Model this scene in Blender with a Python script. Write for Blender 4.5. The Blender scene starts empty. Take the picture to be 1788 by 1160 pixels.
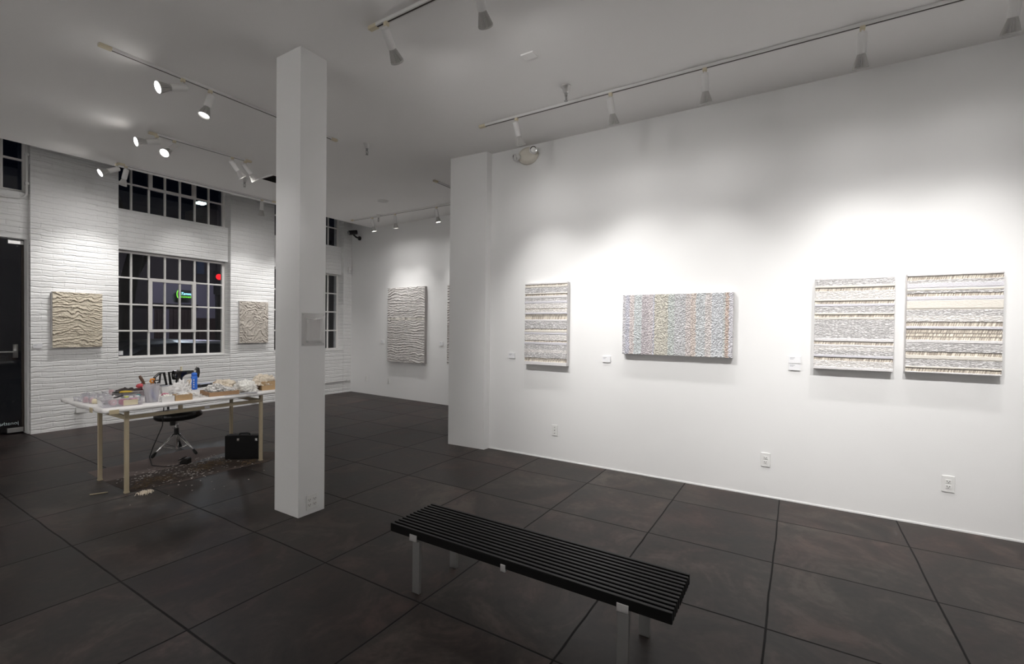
import bpy, bmesh, math, random
import numpy as np
from mathutils import Vector, Matrix, Quaternion, noise as mnoise

random.seed(7)
PI = math.pi
scene = bpy.context.scene
col = scene.collection

# ------------------------------------------------------------------ helpers
def tag(o, label=None, cat=None, group=None, kind=None):
    if label: o['label'] = label
    if cat: o['category'] = cat
    if group: o['group'] = group
    if kind: o['kind'] = kind
    return o

def thing(name, label, cat, loc=(0, 0, 0), rotz=0.0, group=None):
    o = bpy.data.objects.new(name, None)
    o.empty_display_size = 0.05
    o.location = loc
    o.rotation_euler = (0, 0, rotz)
    col.objects.link(o)
    return tag(o, label, cat, group)

def obj(name, bm, mat, parent=None, smooth=False, bevel=0.0, loc=None, seg=2):
    me = bpy.data.meshes.new(name)
    bmesh.ops.recalc_face_normals(bm, faces=bm.faces[:])
    if smooth:
        for f in bm.faces: f.smooth = True
    bm.to_mesh(me); bm.free()
    me.materials.append(mat)
    o = bpy.data.objects.new(name, me)
    col.objects.link(o)
    if parent: o.parent = parent
    if loc: o.location = loc
    if bevel:
        m = o.modifiers.new('bevel', 'BEVEL'); m.width = bevel; m.segments = seg
        m.limit_method = 'ANGLE'
    return o

def struct(name, bm, mat, parent=None, **k):
    o = obj(name, bm, mat, parent, **k)
    if not parent: o['kind'] = 'structure'
    return o

def nb(): return bmesh.new()

def box(bm, x0, x1, y0, y1, z0, z1, M=None):
    v = [(x0,y0,z0),(x1,y0,z0),(x1,y1,z0),(x0,y1,z0),(x0,y0,z1),(x1,y0,z1),(x1,y1,z1),(x0,y1,z1)]
    vs = [bm.verts.new(M @ Vector(p) if M else p) for p in v]
    for f in ((3,2,1,0),(4,5,6,7),(0,1,5,4),(1,2,6,5),(2,3,7,6),(3,0,4,7)):
        bm.faces.new([vs[i] for i in f])
    return bm

def frame_for(d):
    d = Vector(d).normalized()
    a = Vector((0,0,1)) if abs(d.z) < 0.9 else Vector((1,0,0))
    s = d.cross(a).normalized(); t = s.cross(d).normalized()
    return s, t

def cyl(bm, p0, p1, r0, r1=None, seg=16, caps=True):
    if r1 is None: r1 = r0
    p0 = Vector(p0); p1 = Vector(p1)
    s, t = frame_for(p1 - p0)
    A, B = [], []
    for i in range(seg):
        a = 2*PI*i/seg
        w = s*math.cos(a) + t*math.sin(a)
        A.append(bm.verts.new(p0 + w*r0)); B.append(bm.verts.new(p1 + w*r1))
    for i in range(seg):
        j = (i+1) % seg
        bm.faces.new((A[i], A[j], B[j], B[i]))
    if caps:
        bm.faces.new(A[::-1]); bm.faces.new(B)
    return bm

def lathe(bm, prof, seg=24, M=None, ribs=0, rib_from=0):
    """prof: list of (r, z). closed with caps when r>0 at the ends."""
    rings = []
    for k, (r, z) in enumerate(prof):
        ring = []
        for i in range(seg):
            a = 2*PI*i/seg
            rr = r
            if ribs and rib_from <= k < rib_from+ribs and i % 2: rr = r*0.80
            p = Vector((rr*math.cos(a), rr*math.sin(a), z))
            ring.append(bm.verts.new(M @ p if M else p))
        rings.append(ring)
    for A, B in zip(rings, rings[1:]):
        for i in range(seg):
            j = (i+1) % seg
            bm.faces.new((A[i], A[j], B[j], B[i]))
    bm.faces.new(rings[0][::-1]); bm.faces.new(rings[-1])
    return bm

def tube(bm, pts, r, seg=8, flat=None):
    pts = [Vector(p) for p in pts]
    rings = []
    n = len(pts)
    prev = None
    for k, p in enumerate(pts):
        d = (pts[min(k+1, n-1)] - pts[max(k-1, 0)]).normalized()
        if prev is None: s, t = frame_for(d)
        else:
            s = (prev - d*prev.dot(d)).normalized(); t = s.cross(d)
        prev = s
        rr = r[k] if isinstance(r, (list, tuple)) else r
        rings.append([bm.verts.new(p + s*rr*math.cos(2*PI*i/seg) + t*rr*(flat or 1)*math.sin(2*PI*i/seg)) for i in range(seg)])
    for A, B in zip(rings, rings[1:]):
        for i in range(seg):
            j = (i+1) % seg
            bm.faces.new((A[i], A[j], B[j], B[i]))
    bm.faces.new(rings[0][::-1]); bm.faces.new(rings[-1])
    return bm

def prism(bm, poly, axis, a0, a1):
    """extrude a 2-D polygon along axis (0,1,2)"""
    def P(u, v, a):
        return ((a,u,v),(u,a,v),(u,v,a))[axis]
    A = [bm.verts.new(P(u,v,a0)) for u,v in poly]; B = [bm.verts.new(P(u,v,a1)) for u,v in poly]
    n = len(poly)
    for i in range(n):
        j = (i+1) % n
        bm.faces.new((A[i],A[j],B[j],B[i]))
    bm.faces.new(A[::-1]); bm.faces.new(B)
    return bm

def heap(rx, ry, rz, seed, amp=0.25, freq=3.0, sub=4, base=-0.15, rough=0.0):
    bm = nb()
    bmesh.ops.create_icosphere(bm, subdivisions=sub, radius=1)
    for v in bm.verts:
        d = v.co.normalized()
        n = mnoise.fractal(d*freq + Vector((seed*3.1, seed*1.7, seed)), 0.6, 2.1, 5)
        n2 = mnoise.noise(d*14 + Vector((seed, 0, 0))) * rough
        p = d*(1 + amp*n + n2)
        p.z = max(p.z, base)
        v.co = Vector((p.x*rx, p.y*ry, (p.z-base)*rz/(1-base)))
    return bm

def rot_to(d, frm=(0,0,-1)):
    return Vector(frm).rotation_difference(Vector(d).normalized())

# ------------------------------------------------------------------ materials
def nodes_of(name):
    m = bpy.data.materials.new(name); m.use_nodes = True
    nt = m.node_tree
    return m, nt, nt.nodes['Principled BSDF']

def link(nt, a, b): nt.links.new(a, b)

def mat(name, c, rough=0.5, metal=0.0, var=0.06, scale=12.0, bump=0.0, bscale=60.0, spec=None, emit=0.0, coat=0.0):
    m, nt, b = nodes_of(name)
    tc = nt.nodes.new('ShaderNodeTexCoord')
    n = nt.nodes.new('ShaderNodeTexNoise'); n.inputs['Scale'].default_value = scale; n.inputs['Detail'].default_value = 4
    link(nt, tc.outputs['Object'], n.inputs['Vector'])
    r = nt.nodes.new('ShaderNodeMix'); r.data_type = 'RGBA'
    r.inputs['A'].default_value = (*[x*(1-var) for x in c], 1)
    r.inputs['B'].default_value = (*[min(1, x*(1+var)) for x in c], 1)
    link(nt, n.outputs['Fac'], r.inputs['Factor'])
    link(nt, r.outputs['Result'], b.inputs['Base Color'])
    b.inputs['Roughness'].default_value = rough
    b.inputs['Metallic'].default_value = metal
    if spec is not None: b.inputs['Specular IOR Level'].default_value = spec
    if coat: b.inputs['Coat Weight'].default_value = coat
    if bump:
        n2 = nt.nodes.new('ShaderNodeTexNoise'); n2.inputs['Scale'].default_value = bscale; n2.inputs['Detail'].default_value = 5
        link(nt, tc.outputs['Object'], n2.inputs['Vector'])
        bp = nt.nodes.new('ShaderNodeBump'); bp.inputs['Strength'].default_value = bump; bp.inputs['Distance'].default_value = 0.01
        link(nt, n2.outputs['Fac'], bp.inputs['Height']); link(nt, bp.outputs['Normal'], b.inputs['Normal'])
    if emit:
        link(nt, r.outputs['Result'], b.inputs['Emission Color'])
        b.inputs['Emission Strength'].default_value = emit
    return m

def clear_mat(name, tint=(0.9,0.92,0.95), body=0.18, body_col=(0.75,0.76,0.8), rough=0.1):
    """thin clear plastic / glass: transparent, with a share of diffuse body and Fresnel gloss"""
    m, nt, b = nodes_of(name)
    nt.nodes.remove(b)
    out = nt.nodes['Material Output']
    tr = nt.nodes.new('ShaderNodeBsdfTransparent'); tr.inputs['Color'].default_value = (*tint, 1)
    df = nt.nodes.new('ShaderNodeBsdfDiffuse')
    nz = nt.nodes.new('ShaderNodeTexNoise'); nz.inputs['Scale'].default_value = 8
    rm = nt.nodes.new('ShaderNodeMix'); rm.data_type = 'RGBA'
    rm.inputs['A'].default_value = (*[x*0.9 for x in body_col], 1); rm.inputs['B'].default_value = (*body_col, 1)
    link(nt, nz.outputs['Fac'], rm.inputs['Factor']); link(nt, rm.outputs['Result'], df.inputs['Color'])
    tl = nt.nodes.new('ShaderNodeBsdfTranslucent'); link(nt, rm.outputs['Result'], tl.inputs['Color'])
    m0 = nt.nodes.new('ShaderNodeMixShader'); link(nt, df.outputs[0], m0.inputs[1]); link(nt, tl.outputs[0], m0.inputs[2])
    m1 = nt.nodes.new('ShaderNodeMixShader'); m1.inputs['Fac'].default_value = body
    link(nt, tr.outputs[0], m1.inputs[1]); link(nt, m0.outputs[0], m1.inputs[2])
    gl = nt.nodes.new('ShaderNodeBsdfGlossy'); gl.inputs['Roughness'].default_value = rough
    lw = nt.nodes.new('ShaderNodeLayerWeight'); lw.inputs['Blend'].default_value = 0.5
    pw = nt.nodes.new('ShaderNodeMath'); pw.operation = 'POWER'; pw.inputs[1].default_value = 5.0; link(nt, lw.outputs['Facing'], pw.inputs[0])
    fr = nt.nodes.new('ShaderNodeMath'); fr.operation = 'MULTIPLY_ADD'; fr.inputs[1].default_value = 0.9; fr.inputs[2].default_value = 0.035; link(nt, pw.outputs[0], fr.inputs[0])
    m2 = nt.nodes.new('ShaderNodeMixShader')
    link(nt, fr.outputs[0], m2.inputs['Fac']); link(nt, m1.outputs[0], m2.inputs[1]); link(nt, gl.outputs[0], m2.inputs[2])
    link(nt, m2.outputs[0], out.inputs['Surface'])
    return m

def emis(name, c, s):
    m, nt, b = nodes_of(name)
    nt.nodes.remove(b)
    e = nt.nodes.new('ShaderNodeEmission'); e.inputs['Color'].default_value = (*c, 1); e.inputs['Strength'].default_value = s
    link(nt, e.outputs[0], nt.nodes['Material Output'].inputs['Surface'])
    return m

def brick_mat():
    m, nt, b = nodes_of('painted_brick')
    tc = nt.nodes.new('ShaderNodeTexCoord')
    sep = nt.nodes.new('ShaderNodeSeparateXYZ'); link(nt, tc.outputs['Object'], sep.inputs[0])
    add = nt.nodes.new('ShaderNodeMath'); add.operation = 'ADD'
    link(nt, sep.outputs['X'], add.inputs[0]); link(nt, sep.outputs['Y'], add.inputs[1])
    cmb = nt.nodes.new('ShaderNodeCombineXYZ'); link(nt, add.outputs[0], cmb.inputs['X']); link(nt, sep.outputs['Z'], cmb.inputs['Y'])
    nz = nt.nodes.new('ShaderNodeTexNoise'); nz.inputs['Scale'].default_value = 5.0; nz.inputs['Detail'].default_value = 5
    link(nt, tc.outputs['Object'], nz.inputs['Vector'])
    sub = nt.nodes.new('ShaderNodeVectorMath'); sub.operation = 'SUBTRACT'; sub.inputs[1].default_value = (.5,.5,.5)
    link(nt, nz.outputs['Color'], sub.inputs[0])
    sc = nt.nodes.new('ShaderNodeVectorMath'); sc.operation = 'SCALE'; sc.inputs['Scale'].default_value = 0.075
    link(nt, sub.outputs[0], sc.inputs[0])
    av = nt.nodes.new('ShaderNodeVectorMath'); av.operation = 'ADD'
    link(nt, cmb.outputs[0], av.inputs[0]); link(nt, sc.outputs[0], av.inputs[1])
    br = nt.nodes.new('ShaderNodeTexBrick')
    br.inputs['Scale'].default_value = 1.0; br.inputs['Brick Width'].default_value = 0.23; br.inputs['Row Height'].default_value = 0.077
    br.inputs['Mortar Size'].default_value = 0.013; br.inputs['Mortar Smooth'].default_value = 1.0
    br.inputs['Color1'].default_value = (1,1,1,1); br.inputs['Color2'].default_value = (0.55,0.55,0.55,1); br.inputs['Mortar'].default_value = (0,0,0,1)
    link(nt, av.outputs[0], br.inputs['Vector'])
    nb_ = nt.nodes.new('ShaderNodeTexNoise'); nb_.inputs['Scale'].default_value = 9.0; nb_.inputs['Detail'].default_value = 7
    mp = nt.nodes.new('ShaderNodeMapping'); mp.inputs['Scale'].default_value = (.45,1,1.5); link(nt, tc.outputs['Object'], mp.inputs['Vector']); link(nt, mp.outputs[0], nb_.inputs['Vector'])
    # big blotches where paint has filled the joints
    bl = nt.nodes.new('ShaderNodeTexNoise'); bl.inputs['Scale'].default_value = 1.6; bl.inputs['Detail'].default_value = 3
    link(nt, tc.outputs['Object'], bl.inputs['Vector'])
    ramp = nt.nodes.new('ShaderNodeMapRange'); ramp.inputs['From Min'].default_value = 0.35; ramp.inputs['From Max'].default_value = 0.62
    ramp.inputs['To Min'].default_value = 1.0; ramp.inputs['To Max'].default_value = 0.45
    link(nt, bl.outputs['Fac'], ramp.inputs['Value'])
    mu = nt.nodes.new('ShaderNodeMath'); mu.operation = 'MULTIPLY'
    link(nt, br.outputs['Color'], mu.inputs[0]); link(nt, ramp.outputs['Result'], mu.inputs[1])
    def MM(op, a, b_=None, c_=None):
        n = nt.nodes.new('ShaderNodeMath'); n.operation = op
        for i, x in enumerate((a, b_, c_)):
            if x is None: continue
            if isinstance(x, (int, float)): n.inputs[i].default_value = x
            else: link(nt, x, n.inputs[i])
        return n.outputs[0]
    lo = nt.nodes.new('ShaderNodeTexNoise'); lo.inputs['Scale'].default_value = 3.2; lo.inputs['Detail'].default_value = 2; link(nt, tc.outputs['Object'], lo.inputs['Vector'])
    hi = nt.nodes.new('ShaderNodeTexNoise'); hi.inputs['Scale'].default_value = 13; hi.inputs['Detail'].default_value = 3; link(nt, tc.outputs['Object'], hi.inputs['Vector'])
    zz = MM('ADD', sep.outputs['Z'], MM('ADD', MM('MULTIPLY', lo.outputs['Fac'], .030), MM('MULTIPLY', hi.outputs['Fac'], .030)))
    fr = MM('FRACT', MM('DIVIDE', zz, .077))
    def SS(a, b, v):
        n = nt.nodes.new('ShaderNodeMapRange'); n.interpolation_type = 'SMOOTHSTEP'; n.inputs['From Min'].default_value = a; n.inputs['From Max'].default_value = b; link(nt, v, n.inputs['Value']); return n.outputs['Result']
    prof = MM('MULTIPLY', SS(0, .16, fr), MM('SUBTRACT', 1.0, SS(.80, 1.0, fr)))
    prof = MM('MULTIPLY', prof, MM('SUBTRACT', 1.0, MM('MULTIPLY', fr, .35)))
    prof = MM('MULTIPLY', prof, ramp.outputs['Result'])
    hsum = MM('ADD', MM('MULTIPLY', prof, .85), MM('ADD', MM('MULTIPLY', mu.outputs[0], .30), MM('MULTIPLY', nb_.outputs['Fac'], 1.1)))
    class _H: outputs = [hsum]
    ma = _H
    bp = nt.nodes.new('ShaderNodeBump'); bp.inputs['Strength'].default_value = 0.8; bp.inputs['Distance'].default_value = 0.013
    link(nt, ma.outputs[0], bp.inputs['Height']); link(nt, bp.outputs['Normal'], b.inputs['Normal'])
    mx = nt.nodes.new('ShaderNodeMix'); mx.data_type = 'RGBA'
    mx.inputs['A'].default_value = (0.76,0.755,0.75,1); mx.inputs['B'].default_value = (0.80,0.795,0.785,1)
    link(nt, mu.outputs[0], mx.inputs['Factor']); link(nt, mx.outputs['Result'], b.inputs['Base Color'])
    b.inputs['Roughness'].default_value = 0.5
    return m

def floor_mat():
    m, nt, b = nodes_of('stained_concrete')
    N = nt.nodes
    tc = N.new('ShaderNodeTexCoord'); sep = N.new('ShaderNodeSeparateXYZ'); link(nt, tc.outputs['Object'], sep.inputs[0])
    def M(op, a, b_=None, c_=None):
        n = N.new('ShaderNodeMath'); n.operation = op
        for i, x in enumerate((a, b_, c_)):
            if x is None: continue
            if isinstance(x, (int, float)): n.inputs[i].default_value = x
            else: link(nt, x, n.inputs[i])
        return n.outputs[0]
    wob = N.new('ShaderNodeTexNoise'); wob.inputs['Scale'].default_value = 2.2; link(nt, tc.outputs['Object'], wob.inputs['Vector'])
    w = M('MULTIPLY', M('SUBTRACT', wob.outputs['Fac'], 0.5), 0.018)
    lines = []; idx = []
    for ax, o, s in (('X', 4.1697, 0.7717), ('Y', 3.3342, 0.8049)):
        u = M('DIVIDE', M('SUBTRACT', M('ADD', sep.outputs[ax], w), o), s)
        fr = M('FRACT', M('ADD', u, 100.5))
        d = M('MULTIPLY', M('ABSOLUTE', M('SUBTRACT', fr, 0.5)), s)
        idx.append(M('FLOOR', M('ADD', u, 100.0)))
        lines.append(d)
    dist = M('MINIMUM', lines[0], lines[1])
    groove = N.new('ShaderNodeMapRange'); groove.inputs['From Min'].default_value = 0.0035; groove.inputs['From Max'].default_value = 0.0065
    groove.inputs['To Min'].default_value = 1; groove.inputs['To Max'].default_value = 0; link(nt, dist, groove.inputs['Value'])
    halo = N.new('ShaderNodeMapRange'); halo.inputs['From Min'].default_value = 0.0; halo.inputs['From Max'].default_value = 0.045
    halo.inputs['To Min'].default_value = 0.35; halo.inputs['To Max'].default_value = 0; link(nt, dist, halo.inputs['Value'])
    cmb = N.new('ShaderNodeCombineXYZ'); link(nt, idx[0], cmb.inputs['X']); link(nt, idx[1], cmb.inputs['Y'])
    wn = N.new('ShaderNodeTexWhiteNoise'); wn.noise_dimensions = '3D'; link(nt, cmb.outputs[0], wn.inputs['Vector'])
    # cloudy stain, offset per slab
    sc = N.new('ShaderNodeVectorMath'); sc.operation = 'MULTIPLY_ADD'; link(nt, wn.outputs['Color'], sc.inputs[0]); sc.inputs[1].default_value = (7,7,7)
    link(nt, tc.outputs['Object'], sc.inputs[2])
    n1 = N.new('ShaderNodeTexNoise'); n1.inputs['Scale'].default_value = 2.6; n1.inputs['Detail'].default_value = 8; n1.inputs['Roughness'].default_value = 0.68; n1.inputs['Distortion'].default_value = 0.8
    link(nt, sc.outputs[0], n1.inputs['Vector'])
    n2 = N.new('ShaderNodeTexNoise'); n2.inputs['Scale'].default_value = 26; n2.inputs['Detail'].default_value = 6; link(nt, sc.outputs[0], n2.inputs['Vector'])
    ramp = N.new('ShaderNodeValToRGB'); cr = ramp.color_ramp
    cr.elements[0].position = 0.38; cr.elements[0].color = (0.0105,0.0074,0.0069,1)
    cr.elements[1].position = 0.62; cr.elements[1].color = (0.066,0.054,0.0495,1)
    e = cr.elements.new(0.5); e.color = (0.028,0.0218,0.020,1)
    link(nt, M('ADD', M('MULTIPLY', n1.outputs['Fac'], 0.85), M('MULTIPLY', n2.outputs['Fac'], 0.14)), ramp.inputs['Fac'])
    tint = N.new('ShaderNodeMix'); tint.data_type = 'RGBA'; tint.blend_type = 'MULTIPLY'; tint.inputs['Factor'].default_value = 1
    tr = N.new('ShaderNodeValToRGB'); tr.color_ramp.elements[0].color = (0.62,0.55,0.55,1); tr.color_ramp.elements[1].color = (1.18,1.18,1.16,1)
    link(nt, wn.outputs['Value'], tr.inputs['Fac'])
    link(nt, ramp.outputs['Color'], tint.inputs['A']); link(nt, tr.outputs['Color'], tint.inputs['B'])
    n3 = N.new('ShaderNodeTexNoise'); n3.inputs['Scale'].default_value = 1.7; n3.inputs['Detail'].default_value = 4; link(nt, sc.outputs[0], n3.inputs['Vector'])
    hr = N.new('ShaderNodeValToRGB'); hr.color_ramp.elements[0].position = .38; hr.color_ramp.elements[0].color = (1.10,.88,.84,1); hr.color_ramp.elements[1].position = .62; hr.color_ramp.elements[1].color = (.96,.98,.93,1)
    link(nt, n3.outputs['Fac'], hr.inputs['Fac'])
    hm = N.new('ShaderNodeMix'); hm.data_type = 'RGBA'; hm.blend_type = 'MULTIPLY'; hm.inputs['Factor'].default_value = 1
    link(nt, tint.outputs['Result'], hm.inputs['A']); link(nt, hr.outputs['Color'], hm.inputs['B']); tint = hm
    dk = N.new('ShaderNodeMix'); dk.data_type = 'RGBA'; link(nt, halo.outputs['Result'], dk.inputs['Factor'])
    link(nt, tint.outputs['Result'], dk.inputs['A']); dk.inputs['B'].default_value = (0.024,0.02,0.019,1)
    gk = N.new('ShaderNodeMix'); gk.data_type = 'RGBA'; link(nt, groove.outputs['Result'], gk.inputs['Factor'])
    link(nt, dk.outputs['Result'], gk.inputs['A']); gk.inputs['B'].default_value = (0.006,0.005,0.005,1)
    link(nt, gk.outputs['Result'], b.inputs['Base Color'])
    rr = N.new('ShaderNodeMapRange'); rr.inputs['To Min'].default_value = 0.36; rr.inputs['To Max'].default_value = 0.60; link(nt, n1.outputs['Fac'], rr.inputs['Value'])
    link(nt, M('ADD', rr.outputs['Result'], M('MULTIPLY', groove.outputs['Result'], 0.4)), b.inputs['Roughness'])
    b.inputs['Specular IOR Level'].default_value = 0.38
    hgt = M('ADD', M('MULTIPLY', groove.outputs['Result'], -1.0), M('MULTIPLY', n2.outputs['Fac'], 0.10))
    bp = N.new('ShaderNodeBump'); bp.inputs['Strength'].default_value = 0.5; bp.inputs['Distance'].default_value = 0.005
    link(nt, hgt, bp.inputs['Height']); link(nt, bp.outputs['Normal'], b.inputs['Normal'])
    return m

def art_mat():
    m, nt, b = nodes_of('mixed_media_relief')
    at = nt.nodes.new('ShaderNodeAttribute'); at.attribute_name = 'Col'
    nz = nt.nodes.new('ShaderNodeTexNoise'); nz.inputs['Scale'].default_value = 160; tc = nt.nodes.new('ShaderNodeTexCoord')
    link(nt, tc.outputs['Object'], nz.inputs['Vector'])
    mx = nt.nodes.new('ShaderNodeMix'); mx.data_type = 'RGBA'; mx.blend_type = 'MULTIPLY'; mx.inputs['Factor'].default_value = 0.35
    link(nt, at.outputs['Color'], mx.inputs['A']); link(nt, nz.outputs['Color'], mx.inputs['B'])
    ad = nt.nodes.new('ShaderNodeMix'); ad.data_type = 'RGBA'; ad.inputs['Factor'].default_value = 0.75
    link(nt, mx.outputs['Result'], ad.inputs['B']); link(nt, at.outputs['Color'], ad.inputs['A'])
    link(nt, at.outputs['Color'], b.inputs['Base Color'])
    b.inputs['Roughness'].default_value = 0.85; b.inputs['Specular IOR Level'].default_value = 0.2
    return m

MT = {}
MT['wall'] = mat('wall_paint', (0.80,0.795,0.79), 0.55, var=0.012, scale=2.5, bump=0.04, bscale=90)
MT['ceil'] = mat('ceiling_paint', (0.88,0.865,0.855), 0.75, var=0.015, scale=2.0)
MT['brick'] = brick_mat()
MT['floor'] = floor_mat()
MT['art'] = art_mat()
MT['canvas'] = mat('canvas_edge', (0.72,0.70,0.69), 0.8, var=0.1, scale=60)
MT['card'] = mat('white_card', (0.80,0.80,0.815), 0.5, var=0.01)
MT['print'] = mat('grey_print', (0.33,0.33,0.36), 0.6, var=0.05)
MT['steelpaint'] = mat('painted_steel', (0.72,0.70,0.68), 0.45, var=0.05, scale=30)
MT['glass'] = clear_mat('window_glass', (0.95,0.96,0.97), 0.004, rough=0.01)
MT['doorglass'] = clear_mat('door_glass', (0.9,0.92,0.93), 0.004, rough=0.01)
MT['white_plastic'] = mat('white_plastic', (0.78,0.775,0.76), 0.35, var=0.01)
MT['ivory'] = mat('ivory_plastic', (0.66,0.59,0.44), 0.5, var=0.03)
MT['white_metal'] = mat('white_metal', (0.74,0.73,0.72), 0.35, var=0.01)
MT['slot'] = mat('dark_slot', (0.035,0.025,0.02), 0.5, var=0.1)
MT['ribbed'] = mat('ribbed_lamp_shell', (0.50,0.49,0.475), 0.4, var=0.02)
MT['lens'] = emis('lamp_glow', (1.0,0.97,0.92), 30)
MT['lens_soft'] = emis('lamp_glow_soft', (1.0,0.97,0.92), 5)
MT['black_wood'] = mat('black_lacquered_wood', (0.005,0.0047,0.0047), 0.33, var=0.2, scale=40, spec=0.22)
MT['alu'] = mat('brushed_aluminium', (0.34,0.335,0.33), 0.42, metal=0.85, var=0.04, scale=50)
MT['alu_lite'] = mat('bright_aluminium', (0.70,0.69,0.68), 0.35, metal=0.7, var=0.04, scale=50)
MT['chrome'] = mat('chrome', (0.82,0.82,0.82), 0.12, metal=1.0, var=0.02)
MT['black_rubber'] = mat('black_rubber', (0.012,0.012,0.012), 0.6, var=0.2)
MT['black_vinyl'] = mat('black_vinyl', (0.010,0.009,0.009), 0.28, var=0.2, scale=20)
MT['brown_vinyl'] = mat('dark_brown_vinyl', (0.028,0.016,0.014), 0.35, var=0.2)
MT['black_case'] = mat('black_leatherette', (0.004,0.0035,0.0035), 0.6, var=0.25, scale=60, spec=.2)
MT['tan_steel'] = mat('tan_enamelled_steel', (0.50,0.42,0.29), 0.45, var=0.05)
MT['cloth'] = mat('white_cloth', (0.82,0.80,0.785), 0.85, var=0.05, scale=18, bump=0.5, bscale=22)
MT['kraft'] = mat('tan_cardboard', (0.55,0.37,0.20), 0.8, var=0.08, scale=30)
MT['kraft2'] = mat('brown_cardboard', (0.44,0.27,0.15), 0.8, var=0.08, scale=30)
MT['masking'] = mat('masking_tape', (0.62,0.52,0.34), 0.6, var=0.05)
MT['clear'] = clear_mat('clear_plastic', (0.98,0.98,0.99), 0.16, (0.90,0.89,0.93), 0.08)
MT['frost'] = clear_mat('frosted_plastic', (0.96,0.96,0.97), 0.50, (0.93,0.91,0.93), 0.25)
MT['acrylic'] = clear_mat('clear_acrylic', (0.97,0.97,0.97), 0.16, (0.78,0.76,0.75), 0.05)
MT['blue'] = mat('blue_bottle_plastic', (0.03,0.17,0.72), 0.3, var=0.06)
MT['enamel'] = mat('black_enamel', (0.010,0.009,0.009), 0.14, var=0.1, coat=0.5)
MT['paperwhite'] = mat('white_paper', (0.80,0.78,0.76), 0.8, var=0.06, scale=40)
MT['fluff'] = mat('white_fluff', (0.88,0.86,0.81), 0.95, var=0.08, scale=60, bump=0.3, bscale=120)
MT['beige_fluff'] = mat('beige_fluff', (0.78,0.69,0.57), 0.95, var=0.14, scale=70, bump=0.3, bscale=140)
MT['pink'] = mat('pink_ribbon', (0.62,0.22,0.30), 0.5, var=0.08)
MT['palepink'] = mat('pale_pink_ribbon', (0.74,0.52,0.54), 0.5, var=0.08)
MT['red'] = mat('red_felt', (0.66,0.10,0.12), 0.7, var=0.08)
MT['yellow'] = mat('yellow_grip', (0.62,0.42,0.03), 0.4, var=0.05)
MT['orange'] = mat('orange_grip', (0.75,0.27,0.03), 0.4, var=0.05)
MT['darkcloth'] = mat('dark_cloth', (0.045,0.035,0.035), 0.9, var=0.35, scale=30, bump=0.6, bscale=30)
MT['maroon'] = mat('maroon_cloth', (0.10,0.03,0.04), 0.9, var=0.3, scale=30)
MT['tool_wood'] = mat('dark_tool_wood', (0.10,0.045,0.02), 0.5, var=0.2)
MT['cream'] = mat('cream_thread', (0.72,0.64,0.46), 0.8, var=0.05, scale=90)
MT['rope'] = mat('twisted_rope', (0.55,0.45,0.32), 0.9, var=0.3, scale=60)
MT['teal'] = mat('teal_lid', (0.02,0.25,0.26), 0.4)
MT['lime'] = mat('lime_label', (0.55,0.60,0.15), 0.5)
MT['graypaper'] = mat('grey_paper', (0.42,0.42,0.45), 0.7, var=0.05)
MT['pinkpaper'] = mat('pinkish_kraft_paper', (0.19,0.145,0.135), 0.8, var=0.10, scale=5)
MT['brownpaper'] = mat('dark_brown_kraft_paper', (0.060,0.042,0.034), 0.75, var=0.35, scale=6)
MT['scrap'] = mat('white_scraps', (0.55,0.50,0.47), 0.8, var=0.15, scale=20)
MT['lint'] = mat('brown_lint', (0.13,0.088,0.055), 0.95, var=0.35, scale=50)
MT['pipe'] = mat('painted_pipe', (0.72,0.71,0.70), 0.45, var=0.02)
MT['night'] = mat('night_asphalt', (0.03,0.03,0.034), 0.7, var=0.2)
MT['facade'] = mat('lilac_stucco', (0.30,0.28,0.33), 0.8, var=0.06, scale=3)
MT['facade_dark'] = mat('dark_brick_facade', (0.045,0.038,0.04), 0.8, var=0.2)
MT['rolldoor'] = mat('dark_red_brown_door', (0.075,0.045,0.042), 0.6, var=0.2)
MT['carpaint'] = mat('dark_blue_car_paint', (0.02,0.028,0.05), 0.3, var=0.05, spec=.3)
MT['carglass'] = mat('dark_car_glass', (0.01,0.012,0.016), 0.08)
MT['bark'] = mat('dark_bark', (0.022,0.019,0.018), 0.9, var=0.3)
MT['roofdark'] = mat('dark_roof_void', (0.02,0.02,0.02), 0.9, var=0.1)
MT['neon_green'] = emis('neon_green', (0.25,1.0,0.08), 2.2)
MT['neon_cyan'] = emis('neon_cyan', (0.35,0.85,1.0), 4.0)
MT['red_glow'] = emis('red_signal', (1.0,0.02,0.03), 1.8)
MT['street_glow'] = emis('street_lamp_glow', (0.75,1.0,0.9), 9)
MT['amber_glow'] = emis('amber_patch_glow', (1.0,0.62,0.12), 0.28)
MT['speaker'] = mat('grille_white', (0.62,0.61,0.60), 0.7, var=0.05, scale=200)
MT['vinyl'] = mat('frosted_vinyl_lettering', (0.42,0.50,0.52), 0.5, var=0.03, emit=0.06)  # slight emission added; the letters are no light source
MT['vent'] = mat('dark_vent', (0.05,0.048,0.046), 0.6)

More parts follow.
